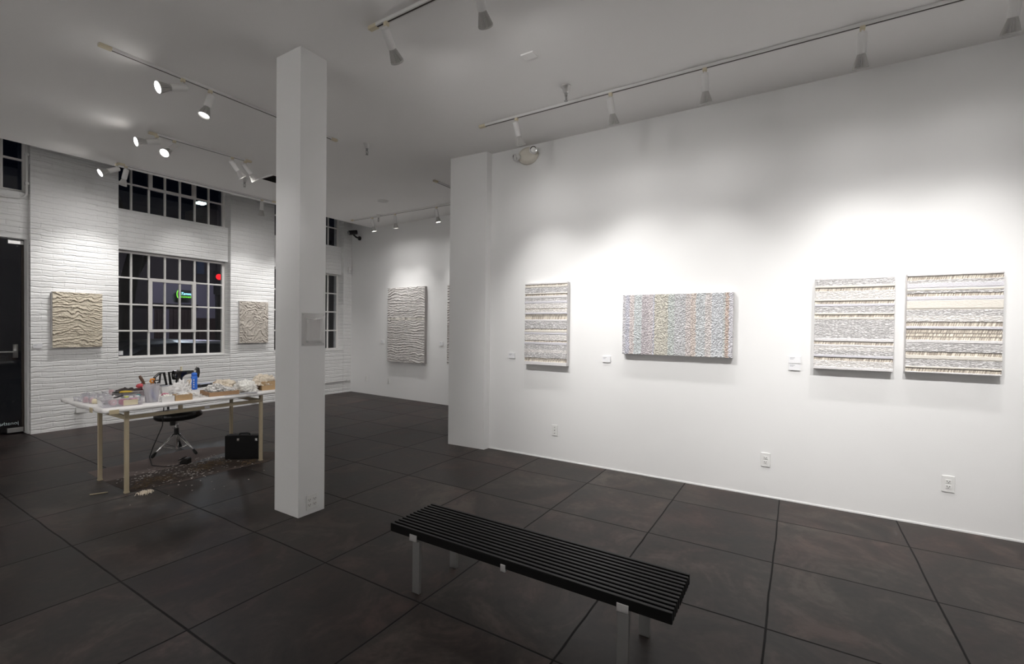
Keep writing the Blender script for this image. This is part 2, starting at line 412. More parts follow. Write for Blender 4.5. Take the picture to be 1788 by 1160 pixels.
# ------------------------------------------------------------------ room shell
H = 3.641; XR = 4.709; YW = 8.72
X0, Y0 = -4.2, -5.2
TOP = 4.7
struct('floor', box(nb(), X0-.15, 8.2, Y0-.15, 9.05, -0.1, 0), MT['floor'])
bm = nb(); box(bm, X0-.15, 8.2, Y0-.15, 7.99, H, H+.12)
struct('ceiling', bm, MT['ceil'])
struct('ceiling_upper', box(nb(), X0-.15, 8.2, 7.6, 9.2, TOP, TOP+.1), MT['roofdark'])
struct('wall_right', box(nb(), XR, XR+.18, Y0-.15, 3.262, 0, H), MT['wall'])
bm = nb(); prism(bm, [(4.612,3.268),(4.70,3.262),(XR+.18,3.262),(7.4,3.262),(7.4,3.815),(4.588,3.815)], 2, 0, H)
struct('wall_right_pier', bm, MT['wall'])
def farx(y): return 6.85+(y-5.76)*0.0608
bm = nb(); prism(bm, [(farx(3.7),3.7),(farx(9.1),9.1),(7.6,9.1),(7.6,3.7)], 2, 0, TOP)
struct('wall_far', bm, MT['wall'])
struct('wall_left', box(nb(), X0-.15, X0, Y0-.15, 9.2, 0, TOP), MT['wall'])
struct('wall_back', box(nb(), X0, XR, Y0-.15, Y0, 0, H), MT['wall'])

# brick window wall: piers, spandrels, sills (one wall)
bm = nb()
Yo = 9.06
def wb(x0,x1,y0,z0,z1): box(bm, x0,x1,y0,Yo,z0,z1)
wb(X0, 0.78, YW, 0, TOP)                 # far left, outside the frame
wb(1.877, 2.806, YW, 0, TOP)             # pier between door and window
wb(4.404, 5.215, YW, 0, TOP)             # pier behind the column
wb(6.815, 7.16, YW, 0, TOP)              # corner pier
wb(2.806, 4.404, YW+.004, 0, 0.955)           # below the sills
wb(5.215, 6.815, YW+.004, 0, 0.955)
wb(2.806, 4.404, YW+.085, 2.625, 3.235)
wb(5.215, 6.815, YW+.085, 2.645, 3.262)
wb(0.78, 1.877, YW+.07, 2.66, 3.215)
wb(2.806, 4.404, YW+.1, 4.55, TOP); wb(5.215, 6.815, YW+.1, 4.55, TOP); wb(.78, 1.877, YW+.1, 4.55, TOP)
brickwall = struct('wall_window', bm, MT['brick'])
# trims: sills
bm = nb(); box(bm, 2.806, 4.404, YW-.004, 9.0, 0.955, 0.972); struct('trim_1', bm, MT['wall'], bevel=.004)
bm = nb(); box(bm, 5.215, 6.815, YW-.004, 9.0, 0.955, 0.972); struct('trim_2', bm, MT['wall'], bevel=.004)
# thin white base line where the right wall meets the floor
struct('baseboard_right', box(nb(), XR-.006, XR, Y0, 3.262, 0, 0.012), MT['wall'])

def window(name, xs, zs, y, sash=None, thick=0.026):
    """steel window: outer frame + muntins (frame), sash, glass"""
    e = thing(name, None, None, (xs[0], y, zs[0])); e['kind'] = 'structure'
    ox, oz = xs[0], zs[0]
    bm = nb()
    x0, x1, z0, z1 = 0, xs[-1]-ox, 0, zs[-1]-oz
    f = 0.034
    box(bm, x0-f*.6, x0+f*.4, -.02, .03, z0-.004, z1); box(bm, x1-f*.4, x1+f, -.02, .03, z0-.004, z1)
    box(bm, x0, x1, -.02, .03, z0-.004, z0+f*.5); box(bm, x0, x1, -.02, .03, z1-f*.7, z1+f*.3)
    for x in xs[1:-1]: box(bm, x-ox-thick/2, x-ox+thick/2, -.018, .02, z0, z1)
    for z in zs[1:-1]: box(bm, x0, x1, -.0185, .0195, z-oz-thick/2, z-oz+thick/2)
    struct('frame', bm, MT['steelpaint'], e, bevel=.003, seg=1)
    if sash:
        a, b, c, d = [s for s in sash]
        a -= ox; b -= ox; c -= oz; d -= oz
        bm = nb(); t = .055
        box(bm, a, a+t, -.032, .021, c, d); box(bm, b-t, b, -.032, .021, c, d)
        box(bm, a, b, -.033, .0205, c, c+t*.8); box(bm, a, b, -.033, .0205, d-t, d)
        struct('sash', bm, MT['steelpaint'], e, bevel=.003, seg=1)
    g = struct('glass', box(nb(), x0, x1, .002, .006, z0, z1), MT['glass'], e)
    return e
W2x = [2.80, 3.027, 3.258, 3.478, 3.692, 3.916, 4.134, 4.37]
W3x = [x+2.424 for x in W2x]
low = [0.972, 1.381, 1.795, 2.207, 2.61]
upz = [3.245, 3.664, 4.08, 4.50]
window('window_1', W2x, low, 8.93, (3.245, 3.93, 1.36, 2.228))
window('window_2', W2x, upz, 8.93, (3.245, 3.93, 3.64, 4.49))
window('window_3', W3x, [z+.01 for z in low[:-1]]+[2.64], 8.93, (5.669, 6.354, 1.37, 2.238))
window('window_4', W3x, [z+.02 for z in upz], 8.93, (5.669, 6.354, 3.66, 4.5))
window('window_5', [.80, 1.01, 1.225, 1.44, 1.655, 1.858], upz, 8.93)

# glass entrance door
d = thing('door_1', None, None, (0.80, 8.93, 0)); d['kind'] = 'structure'
bm = nb(); box(bm, 1.062, 1.077, -.13, .05, 0, 2.66); box(bm, -.02, 0.0, -.13, .05, 0, 2.66); box(bm, 0, 1.062, -.13, .05, 2.60, 2.66)
struct('frame', bm, MT['wall'], d)
struct('glass', box(nb(), 0.005, 1.035, 0, .012, .03, 2.592), MT['doorglass'], d)
bm = nb(); box(bm, .90, 1.05, -.012, .024, .022, .082); struct('bottom_patch_fitting', bm, MT['alu'], d, bevel=.003)
bm = nb(); box(bm, .91, 1.056, -.012, .024, 2.535, 2.588); struct('top_patch_fitting', bm, MT['alu_lite'], d, bevel=.003)
bm = nb(); tube(bm, [(.98,-.001,1.10),(.97,-.05,1.10),(.2,-.05,1.10),(.19,-.001,1.10)], .011, 10); box(bm,.955,1.0,-.02,0,1.02,1.2)
struct('push_bar', bm, MT['alu'], d, smooth=True)
bm = nb(); box(bm, 1.036, 1.06, 0, .03, .02, 2.6); struct('edge_strip', bm, MT['slot'], d)
# mirrored lettering (seen from inside)
fc = bpy.data.curves.new('door_lettering', 'FONT'); fc.body = 'jonathan'; fc.size = 0.062; fc.extrude = 0.0004; fc.space_character = 1.0
tmp = bpy.data.objects.new('tmp_text', fc); col.objects.link(tmp)
dg = bpy.context.evaluated_depsgraph_get(); me = bpy.data.meshes.new_from_object(tmp.evaluated_get(dg))
bpy.data.objects.remove(tmp)
for v in me.vertices: v.co = Vector((-v.co.x, v.co.z, v.co.y))
me.flip_normals(); me.materials.append(MT['vinyl'])
t_ = bpy.data.objects.new('door_lettering', me); col.objects.link(t_); t_.parent = d; t_.location = (1.008, -.003, .128)
t_['label'] = 'mirrored pale vinyl lettering along the bottom of the door glass'

# ------------------------------------------------------------------ free-standing column
CX0, CX1, CY0, CY1 = 2.165, 2.397, 3.288, 3.605
struct('column', box(nb(), CX0, CX1, CY0, CY1, 0, H), MT['wall'], bevel=.003)
# acrylic holder pinned to the column
e = thing('brochure_holder', 'clear acrylic sheet holder pinned with four screws to the white column', 'holder', (2.284, CY0-.0015, 1.467))
bm = nb(); box(bm, -.101, .101, -.004, 0, -.129, .129); obj('back_plate', bm, MT['acrylic'], e, bevel=.0015)
bm = nb()
for a in ((-.066,-.056,-.105,.088),(.056,.066,-.105,.088)): box(bm, a[0],a[1],-.026,-.004,a[2],a[3])
box(bm,-.066,.066,-.026,-.004,.078,.092); box(bm,-.066,.066,-.026,-.004,-.108,-.088)
obj('raised_frame', bm, MT['acrylic'], e, bevel=.004)
for sx in (-1,1):
    for sz in (-1,1):
        bm = nb(); cyl(bm, (sx*.091,-.009,sz*.115),(sx*.091,-.004,sz*.115),.0035); obj('screw', bm, MT['alu'], e)

def outlet(name, label, loc, rz, w=.075, h=.125, cols=1, kind='duplex', group=None):
    e = thing(name, label, 'outlet' if kind != 'jack' else 'wall plate', loc, rz, group)
    obj('cover_plate', box(nb(), -w/2, w/2, -.007, -.0005, -h/2, h/2), MT['white_plastic'], e, bevel=.003)
    for c in range(cols):
        cx = (c-(cols-1)/2)*w/2.1 if cols > 1 else 0
        if kind == 'jack':
            for dz in (-.033, 0, .033):
                bm = nb(); cyl(bm, (cx,-.0095,dz),(cx,-.007,dz),.005,seg=12); obj('socket', bm, MT['slot'] if dz==0 else MT['alu'], e)
            continue
        for dz in (-.0195, .0195):
            bm = nb(); box(bm, cx-.0165, cx+.0165, -.0095, -.0065, dz-.014, dz+.014); s = obj('socket', bm, MT['white_plastic'], e, bevel=.003)
            bm = nb()
            box(bm, cx-.009, cx-.006, -.0102, -.009, dz-.003, dz+.008); box(bm, cx+.006, cx+.009, -.0102, -.009, dz-.003, dz+.008)
            cyl(bm, (cx,-.0102,dz-.008),(cx,-.009,dz-.008),.003,seg=8)
            obj('slots', bm, MT['slot'], s)
    return e
outlet('wall_outlet', 'square white double outlet plate low on the column face', (2.280, CY0-.0005, .097), 0, .098, .12, cols=2)
RW = -PI/2
outlet('cable_plate', 'white wall plate with three small jacks low on right wall below the narrow striped relief', (XR-.0005, 2.349, .338), RW, kind='jack')
outlet('wall_outlet', 'white outlet low on the right wall, middle one below gap before the paired reliefs', (XR-.0005, .231, .338), RW)
outlet('wall_outlet', 'white outlet low on right wall nearest the camera, below the rightmost relief', (XR-.0005, -.997, .348), RW)
FR = math.atan2(-1,-.0608)
outlet('wall_outlet', 'white outlet low on the far wall nearest the brick corner', (farx(8.17)-.001, 8.17, .344), FR)
outlet('wall_outlet', 'white outlet low on far wall directly under the tall grey relief', (farx(7.42)-.001, 7.42, .35), FR)
for nm_l, x, z in (('surface-mounted white outlet box on brick wall below the tan wavy relief', 2.362, .262), ('small surface-mounted white outlet box on brick wall behind the table end', 4.835, .09)):
    e = thing('outlet_box', nm_l, 'outlet', (x, YW, z))
    obj('box_body', box(nb(), -.046, .046, -.055, -.001, -.035, .035), MT['white_plastic'], e, bevel=.004)
    obj('cover_plate', box(nb(), -.048, .048, -.06, -.055, -.037, .037), MT['white_plastic'], e, bevel=.002)

# ------------------------------------------------------------------ wall reliefs (art works)
def _h(i, j, s): 
    a = np.sin(i*127.1 + j*311.7 + s*74.7)*43758.5453
    return a - np.floor(a)
def vn(x, y, s=0):
    xi = np.floor(x); yi = np.floor(y); fx = x-xi; fy = y-yi
    fx = fx*fx*(3-2*fx); fy = fy*fy*(3-2*fy)
    a = _h(xi,yi,s); b = _h(xi+1,yi,s); c = _h(xi,yi+1,s); d_ = _h(xi+1,yi+1,s)
    return (a*(1-fx)+b*fx)*(1-fy)+(c*(1-fx)+d_*fx)*fy
def fbm(x, y, s=0, o=4):
    r = 0; a = .5
    for k in range(o): r = r + a*vn(x*2**k, y*2**k, s+k*7); a *= .5
    return r
def sstep(a, b, x):
    t = np.clip((x-a)/(b-a), 0, 1); return t*t*(3-2*t)

def relief(parent, w, h, depth, nx, ny, fn):
    u, v = np.meshgrid(np.linspace(0,1,nx), np.linspace(0,1,ny))   # v=0 top
    hh, cc = fn(u, v)
    hh = hh*.6
    cc = cc*.74 + .26*cc.mean(axis=(0,1))
    hh[0,:] = 0; hh[-1,:] = 0; hh[:,0] = 0; hh[:,-1] = 0
    P = np.empty((ny,nx,3), np.float32)
    uu = u.copy(); vv = v.copy()
    uu[:,1] = uu[:,0]+.0005; uu[:,-2] = uu[:,-1]-.0005; vv[1,:] = vv[0,:]+.0005; vv[-2,:] = vv[-1,:]-.0005
    P[...,0] = (uu-.5)*w; P[...,2] = (.5-vv)*h; P[...,1] = -(depth-.022) - hh - .001
    me = bpy.data.meshes.new('relief_surface')
    idx = np.arange(nx*ny).reshape(ny,nx)
    q = np.stack([idx[1:,:-1], idx[1:,1:], idx[:-1,1:], idx[:-1,:-1]], -1).reshape(-1,4)
    me.vertices.add(nx*ny); me.loops.add(q.size); me.polygons.add(len(q))
    me.vertices.foreach_set('co', P.ravel()); me.loops.foreach_set('vertex_index', q.ravel().astype(np.int32))
    me.polygons.foreach_set('loop_start', np.arange(0,q.size,4,dtype=np.int32)); me.polygons.foreach_set('loop_total', np.full(len(q),4,dtype=np.int32))
    me.update(); me.validate()
    ca = me.color_attributes.new('Col', 'FLOAT_COLOR', 'POINT')
    C4 = np.ones((ny,nx,4), np.float32); C4[...,:3] = np.clip(cc,0,1); ca.data.foreach_set('color', C4.ravel())
    me.materials.append(MT['art'])
    o = bpy.data.objects.new('relief_surface', me); col.objects.link(o); o.parent = parent
    return o

def mute(c, k): return tuple(k*x+(1-k)*sum(c)/3 for x in c)
def artwork(label, loc, rz, w, h, depth, nx, ny, fn, edge=None, group=None):
    e = thing('wall_relief', label, 'artwork', loc, rz, group)
    obj('stretcher_box', box(nb(), -w/2, w/2, -(depth-.022), -.001, -h/2, h/2), edge or MT['canvas'], e, bevel=.002)
    relief(e, w, h, depth, nx, ny, fn)
    return e

def C(*c): return np.array(c)
WHT = C(.78,.76,.77); LIL = C(.66,.65,.71); CRM = C(.79,.745,.67); GRY = C(.64,.625,.63); PAL = C(.74,.71,.69)
TAN = C(.68,.615,.51); DRK = C(.30,.25,.20)
def strata(bands, seed, fx=26.0):
    def fn(u, v):
        hh = np.full(u.shape, .012); cc = np.tile(WHT, u.shape+(1,)).astype(float)
        wob = (fbm(u*5, v*3, seed)-.5)*.006
        vv = v + wob
        for k, (a, b, t) in enumerate(bands):
            mk = (vv >= a) & (vv < b)
            if not mk.any(): continue
            s = seed+k*13
            loc = (vv-a)/(b-a)
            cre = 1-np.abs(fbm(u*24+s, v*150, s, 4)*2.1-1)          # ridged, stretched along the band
            fine = vn(u*110, v*300, s+3)
            if t in 'wl':
                c = (WHT if t == 'w' else LIL)*(1-.10*fine[...,None]); h = .018+.003*fine - .012*sstep(.82,1,loc)
            elif t == 'c':
                c = CRM*(1-.12*fine[...,None]); h = .019+.003*cre - .010*sstep(.8,1,loc)
            elif t in 'gp':
                base = GRY if t == 'g' else PAL
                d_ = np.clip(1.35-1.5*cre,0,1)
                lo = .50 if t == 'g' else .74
                c = base*(1.32-(1.32-lo)*sstep(.45,.98,cre)[...,None]) * (.88+.24*fine[...,None])  # crevice shade put into the colour as well as the height
                h = .010+.012*(1-cre)+.004*fine
            else:                                                    # fringe: hanging threads, recess shade painted into the colour, darkest at top
                th = vn(u*220+ (v*90), v*3, s)
                tt = sstep(.42,.62,th)
                c = DRK*(1-tt[...,None]) + TAN*tt[...,None]
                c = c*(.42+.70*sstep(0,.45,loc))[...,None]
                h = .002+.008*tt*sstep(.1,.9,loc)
            cc[mk] = (c*np.ones(u.shape+(1,)))[mk]; hh[mk] = (h*np.ones(u.shape))[mk]
        return hh, cc
    return fn

b1 = [(0,.022,'w'),(.022,.038,'f'),(.038,.058,'c'),(.058,.125,'g'),(.125,.138,'c'),(.138,.158,'f'),(.158,.188,'w'),(.188,.225,'g'),(.225,.252,'l'),(.252,.315,'p'),(.315,.325,'f'),(.325,.36,'p'),(.36,.384,'l'),(.384,.396,'f'),(.396,.445,'f'),(.445,.47,'w'),(.47,.56,'g'),(.56,.575,'f'),(.575,.602,'c'),(.602,.63,'l'),(.63,.70,'p'),(.70,.72,'f'),(.72,.752,'l'),(.752,.81,'g'),(.81,.85,'p'),(.85,.915,'g'),(.915,.93,'f'),(.93,.96,'f'),(.96,1.01,'w')]
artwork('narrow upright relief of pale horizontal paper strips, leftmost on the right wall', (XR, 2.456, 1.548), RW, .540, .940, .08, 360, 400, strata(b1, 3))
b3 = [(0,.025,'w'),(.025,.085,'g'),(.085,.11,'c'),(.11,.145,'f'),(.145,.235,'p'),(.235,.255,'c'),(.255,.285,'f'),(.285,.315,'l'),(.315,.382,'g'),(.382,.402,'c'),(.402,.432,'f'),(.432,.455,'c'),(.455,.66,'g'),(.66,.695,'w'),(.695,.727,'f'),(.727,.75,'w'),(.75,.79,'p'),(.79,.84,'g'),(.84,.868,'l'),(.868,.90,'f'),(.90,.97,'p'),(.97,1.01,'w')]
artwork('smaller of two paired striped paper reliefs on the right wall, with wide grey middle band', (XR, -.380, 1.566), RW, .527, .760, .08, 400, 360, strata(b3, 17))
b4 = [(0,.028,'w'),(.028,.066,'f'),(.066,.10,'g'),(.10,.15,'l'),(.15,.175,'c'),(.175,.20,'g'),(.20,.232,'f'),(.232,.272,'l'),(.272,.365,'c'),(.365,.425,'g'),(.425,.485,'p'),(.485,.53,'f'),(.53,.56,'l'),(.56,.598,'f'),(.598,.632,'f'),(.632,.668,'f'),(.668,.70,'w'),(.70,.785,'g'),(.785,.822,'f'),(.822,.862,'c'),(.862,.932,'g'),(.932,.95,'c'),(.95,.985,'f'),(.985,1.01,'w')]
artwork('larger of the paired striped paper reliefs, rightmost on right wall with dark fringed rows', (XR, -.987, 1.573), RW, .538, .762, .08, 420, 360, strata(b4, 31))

stripes = [(0,.03,(.58,.56,.60)),(.03,.07,(.50,.50,.60)),(.07,.115,(.66,.57,.55)),(.115,.19,(.58,.63,.64)),(.19,.25,(.52,.46,.49)),(.25,.30,(.62,.55,.57)),(.30,.312,(.50,.52,.64)),(.312,.44,(.62,.58,.47)),(.44,.50,(.55,.60,.57)),(.50,.60,(.58,.58,.60)),(.60,.645,(.66,.58,.56)),(.645,.69,(.68,.56,.49)),(.69,.77,(.60,.63,.65)),(.77,.825,(.68,.62,.60)),(.825,.92,(.60,.62,.66)),(.92,.937,(.56,.58,.56)),(.937,.967,(.60,.43,.34)),(.967,1.01,(.66,.64,.70))]
def knobs(u, v):
    uu = u + (vn(u*3, v*60, 5)-.5)*.012
    cc = np.tile(C(.6,.6,.6), u.shape+(1,)).astype(float)
    for a, b, c in stripes: cc[(uu>=a)&(uu<b)] = mute(c, .78)
    k = vn(u*230, v*130, 9); k2 = vn(u*110, v*62, 11)
    n = .6*k+.4*k2
    cc = cc*(.66+.48*sstep(.25,.75,n))[...,None] + (.10*sstep(.66,.85,n))[...,None]
    return .006+.013*sstep(.2,.8,n), cc
artwork('wide relief of soft vertical multicolour stripes with knobbly texture, centre of right wall', (XR, 1.033, 1.548), RW, 1.040, .607, .08, 460, 270, knobs, MT['canvas'])

def waves(seed, n, basec, darkc, swirl=.25, band=None, amp=.022, fx=2.2, contour=0.0):
    def fold_set(u, v, n, sd, sw):
        w1 = fbm(u*fx, v*3.0, sd, 3); w2 = fbm(u*8, v*8, sd+5, 3); w3 = fbm(u*26, v*26, sd+6, 2)
        ph = v*n + (w1-.5)*sw*n + (w2-.5)*1.7 + (w3-.5)*.5
        if contour: ph = fbm(u*2.6+w2*.3, v*3.4, sd+31, 3)*contour + v*n*.35 + (w3-.5)*.5
        fr = ph-np.floor(ph)
        big = vn(u*3.3+np.floor(ph)*5.7, v*4+np.floor(ph)*3.1, sd+9)
        f = np.where(fr < .68, fr/.68, (1-fr)/.32)
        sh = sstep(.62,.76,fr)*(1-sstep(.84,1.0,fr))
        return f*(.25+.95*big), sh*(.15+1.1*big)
    def fn(u, v):
        f1, s1 = fold_set(u, v, n, seed, swirl)
        f2, s2 = fold_set(u+.37, v, n*1.9, seed+50, swirl*.7)
        m = sstep(.35,.65,vn(u*4, v*5, seed+70))
        fold = f1*(1-.5*m) + f2*.55*m + .18*f2
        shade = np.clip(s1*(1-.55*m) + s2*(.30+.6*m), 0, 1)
        cr = 1-np.abs(fbm(u*22, v*34, seed+2, 4)*2.1-1)
        fine = fbm(u*60, v*80, seed+3, 2)
        h = .002+amp*np.clip(fold,0,1)+.005*(1-cr)+.003*fine
        c = basec*(.84+.22*fine[...,None]+.16*np.clip(fold,0,1)[...,None]-.16*sstep(.6,1,cr)[...,None])
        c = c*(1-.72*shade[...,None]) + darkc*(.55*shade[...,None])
        if band:
            a, b = band
            mk = (v>a)&(v<b)
            tooth = vn(u*24, v*2, seed+21)
            c[mk] = (CRM*(.55+.6*tooth[...,None])*np.ones(c.shape))[mk]
            h[mk] = (.006+.016*tooth*np.ones(u.shape))[mk]
        return np.minimum(h,.032), c
    return fn
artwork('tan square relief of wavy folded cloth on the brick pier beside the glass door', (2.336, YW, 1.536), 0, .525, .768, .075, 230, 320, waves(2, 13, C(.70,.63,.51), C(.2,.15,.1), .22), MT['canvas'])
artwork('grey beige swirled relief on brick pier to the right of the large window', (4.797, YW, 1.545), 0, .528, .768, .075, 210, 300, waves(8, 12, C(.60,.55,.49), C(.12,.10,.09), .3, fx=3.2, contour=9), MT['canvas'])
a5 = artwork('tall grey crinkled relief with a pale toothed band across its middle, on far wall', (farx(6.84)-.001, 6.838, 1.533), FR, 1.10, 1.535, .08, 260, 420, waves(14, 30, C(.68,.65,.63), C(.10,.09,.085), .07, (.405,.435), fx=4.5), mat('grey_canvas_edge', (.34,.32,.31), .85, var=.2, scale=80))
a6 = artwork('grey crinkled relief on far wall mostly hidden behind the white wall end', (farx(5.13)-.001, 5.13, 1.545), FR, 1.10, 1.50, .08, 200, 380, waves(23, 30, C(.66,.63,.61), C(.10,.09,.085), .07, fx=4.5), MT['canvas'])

def label_card(label, loc, rz, w=.088, h=.064, lines=2):
    e = thing('wall_label', label, 'label', loc, rz)
    obj('card', box(nb(), -w/2, w/2, -.012, -.0005, -h/2, h/2), MT['card'], e)
    bm = nb()
    for k in range(lines):
        zz = h*.28-k*h*.17
        box(bm, -w*.40, -w*.40+w*(.42-.12*k), -.0126, -.0118, zz-.0018, zz+.0018)
    obj('printed_lines', bm, MT['print'], e)
label_card('small white label card left of the narrow striped relief on right wall', (XR-.0005, 2.934, 1.166), RW)
label_card('small white label card left of the wide multicolour relief', (XR-.0005, 1.743, 1.176), RW)
label_card('upper of two white label cards left of the paired striped reliefs', (XR-.0005, .022, 1.250), RW, .088, .060)
label_card('lower of two white label cards left of the paired striped reliefs', (XR-.0005, .022, 1.186), RW, .088, .056)
label_card('tiny white label card left of the tall grey relief on far wall', (farx(7.62)-.001, 7.62, 1.17), FR, .10, .075)
label_card('tiny white label card right of the tall grey relief on far wall', (farx(5.886)-.001, 5.886, 1.175), FR, .092, .075)
label_card('small white label card on brick pier beside the door', (1.94, YW-.001, 1.179), 0, .09, .058)
label_card('small white label card at the lower left edge of the large window', (2.832, YW-.001, 1.05), 0, .05, .062)

# ------------------------------------------------------------------ track lighting
def track(label, p0, p1, caps=(1,1)):
    x0, y0 = p0; x1, y1 = p1
    L = math.hypot(x1-x0, y1-y0); a = math.atan2(y1-y0, x1-x0)
    e = thing('lighting_track', label, 'track', (x0, y0, H), a)
    bm = nb()
    box(bm, 0, L, -.0175, .0175, -.012, -.0005); box(bm, 0, L, -.0175, -.006, -.022, -.012); box(bm, 0, L, .006, .0175, -.022, -.012)
    obj('rail', bm, MT['white_metal'], e)
    obj('slot', box(nb(), .02, L-.02, -.0058, .0058, -.0235, -.0121), MT['slot'], e)
    for k, (c, x) in enumerate(zip(caps, (0, L))):
        if c:
            s = -1 if k == 0 else 1
            bm = nb(); box(bm, min(x, x-s*.08), max(x, x-s*.08), -.0185, .0185, -.026, -.0004)
            obj('end_cap', bm, MT['ivory'], e, bevel=.003)
    return e
track('white lighting track at top edge of view, nearest the camera overhead', (2.285, 2.66), (2.285, -2.4))
track('long white lighting track parallel to the right wall', (3.99, 2.93), (3.99, -2.6))
track('white lighting track passing behind the column, nearest of the left tracks', (1.357, 4.60), (3.47, 4.575))
track('shorter white lighting track on ceiling left of the column, middle of the left tracks', (2.265, 6.22), (3.36, 6.15))
track('white lighting track along the ceiling edge by the brick window wall', (2.49, 7.785), (4.68, 7.785))
track('white lighting track in front of the far wall', (6.235, 7.75), (6.235, 4.2))
track('stub of white lighting track emerging behind the wall end', (5.11, 4.565), (6.15, 4.565))

def make_spot():
    e = thing('track_spotlight', 'x', 'spotlight', (0,0,0))
    bm = nb(); box(bm, -.016,.016,-.016,.016,-.030,.0); obj('track_adapter', bm, MT['ivory'], e, bevel=.005)
    bm = nb(); cyl(bm, (0,0,-.07),(0,0,-.03),.006,seg=10); obj('stem', bm, MT['white_metal'], e, smooth=False)
    bm = nb(); lathe(bm, [(.022,.032),(.029,.026),(.030,.0),(.030,-.10),(.027,-.104)], 24); h = obj('lamp_holder', bm, MT['white_metal'], e, smooth=False)
    bm = nb(); lathe(bm, [(.023,-.103),(.029,-.120),(.040,-.158),(.0475,-.186),(.049,-.188),(.049,-.197),(.0445,-.197),(.041,-.187)], 44, ribs=3, rib_from=1); obj('reflector_lamp', bm, MT['ribbed'], h)
    bm = nb(); lathe(bm, [(.030,-.1865),(.0395,-.1872),(.034,-.1895)], 32); obj('lens', bm, MT['lens'], h)
    return e
def copy_tree(o, parent=None):
    c = o.copy(); col.objects.link(c); c.parent = parent
    for ch in list(o.children): copy_tree(ch, c)
    return c
spot_proto = None
def spot(label, x, y, aim=None, d=None, power=0.0, angle=80, blend=1.0, soft=False, spill=.10, glare=False, beam_aim=None):
    global spot_proto
    if spot_proto is None: spot_proto = make_spot(); e = spot_proto
    else: e = copy_tree(spot_proto)
    e['label'] = label
    e.location = (x, y, H-.018)
    piv = Vector((x, y, H-.018-.075))
    dv = Vector(d).normalized() if d else (Vector(aim)-piv).normalized()
    for ch in e.children:
        if ch.name.startswith('lamp_holder'):
            ch.rotation_mode = 'QUATERNION'; ch.rotation_quaternion = rot_to(dv); ch.location = (0,0,-.075)
            if glare:
                for g in ch.children:
                    if g.name.startswith('lens'): g.location = (0,0,-.011); g.scale = (1.12,1.12,1)
            if soft:
                for g in ch.children:
                    if g.name.startswith('lens'): 
                        g.data = g.data.copy(); g.data.materials[0] = MT['lens_soft']
    if power:
        bd = (Vector(beam_aim)-piv).normalized() if beam_aim else dv
        L = bpy.data.lights.new('lamp_and_fill_beam', 'SPOT'); L.energy = power; L.spot_size = math.radians(angle); L.spot_blend = blend
        L.shadow_soft_size = .03; L.color = (1.0,.985,.965)
        lo = bpy.data.objects.new('lamp_and_fill_beam', L); col.objects.link(lo)
        lo.location = piv + dv*.205; lo.rotation_mode = 'QUATERNION'; lo.rotation_quaternion = rot_to(bd)
        S = bpy.data.lights.new('lamp_spill', 'SPOT'); S.energy = power*spill; S.spot_size = math.radians(165); S.spot_blend = 1.0
        S.shadow_soft_size = .045; S.color = (1.0,.985,.965)
        so = bpy.data.objects.new('lamp_spill', S); col.objects.link(so)
        so.location = lo.location; so.rotation_mode = 'QUATERNION'; so.rotation_quaternion = rot_to(bd)
    return e
PW = 300
# long track along right wall
spot('white track spotlight at the far left end of the long right track', 3.99, 2.47, d=(0.50,0,-0.866), beam_aim=(4.34,2.43,.6), power=PW*.265, angle=76, spill=.15)
spot('second spotlight from the left end on the long right track', 3.99, 1.478, d=(0.50,0,-0.866), beam_aim=(4.34,1.44,.6), power=PW*.265, angle=76, spill=.15)
spot('third spotlight from left on the long right track, lit lens edge showing', 3.99, .683, d=(0.43,0,-0.903), beam_aim=(4.34,.64,.6), power=PW*.265, angle=76, spill=.15)
spot('fourth spotlight from left on the long right track, with bright lens edge', 3.99, -.345, d=(0.43,0,-0.903), beam_aim=(4.34,-.37,.6), power=PW*.265, angle=76, spill=.15)
spot('spotlight cut off by the top edge at upper right corner', 3.99, -1.10, d=(0.43,0,-0.903), beam_aim=(4.34,-1.10,.6), power=PW*.265, angle=76, spill=.15)
# near track
spot('white ribbed spotlight under the end of the nearest overhead track', 2.285, 2.49, d=(.78,.25,-.57), beam_aim=(4.70,2.0,1.1), power=PW*.95, angle=56, spill=.08)
spot('white ribbed spotlight cut by the top edge of view, on nearest track', 2.285, 1.70, d=(.78,.25,-.57), beam_aim=(4.70,1.1,1.2), power=PW*1.0, angle=60, spill=.08)
# left tracks
spot('glaring spotlight facing left on the track beside the column', 1.92, 4.59, d=(-.92,.03,-.39), glare=True, spill=.04, power=PW*.2, angle=60)
spot('downward spotlight right of the glaring one on the track beside the column', 2.138, 4.59, d=(-.3,-.1,-.9), power=PW*.25, angle=70, soft=True)
spot('glaring spotlight facing left at start of the middle left track', 2.342, 6.213, d=(-.95,.06,-.3), glare=True, spill=.04, power=PW*.26, angle=60)
spot('glaring spotlight hanging straight down on the middle left track', 2.51, 6.205, d=(-.65,-.395,-.65), glare=True, spill=.04, power=PW*.25, angle=70)
spot('shaded grey spotlight tilted right, third on the middle left track', 3.13, 6.165, d=(.59,-.1,-.78), power=PW*.16, angle=60)
spot('brightly lit white spotlight at the right end of middle left track', 3.286, 6.155, d=(.59,-.1,-.78), power=PW*.16, angle=60)
spot('glaring spotlight facing left at the left end of the window track', 2.485, 7.785, d=(-.87,0,-.5), glare=True, spill=.04, power=PW*.4, angle=60)
spot('spotlight seen against the upper window, pointing down at the tan relief', 2.585, 7.785, aim=(2.34,8.70,1.0), power=PW*.52, angle=84, spill=.2)
spot('small pale spotlight at the right end of window track', 4.435, 7.785, aim=(4.78,8.70,1.0), power=PW*.36, angle=84, spill=.2)
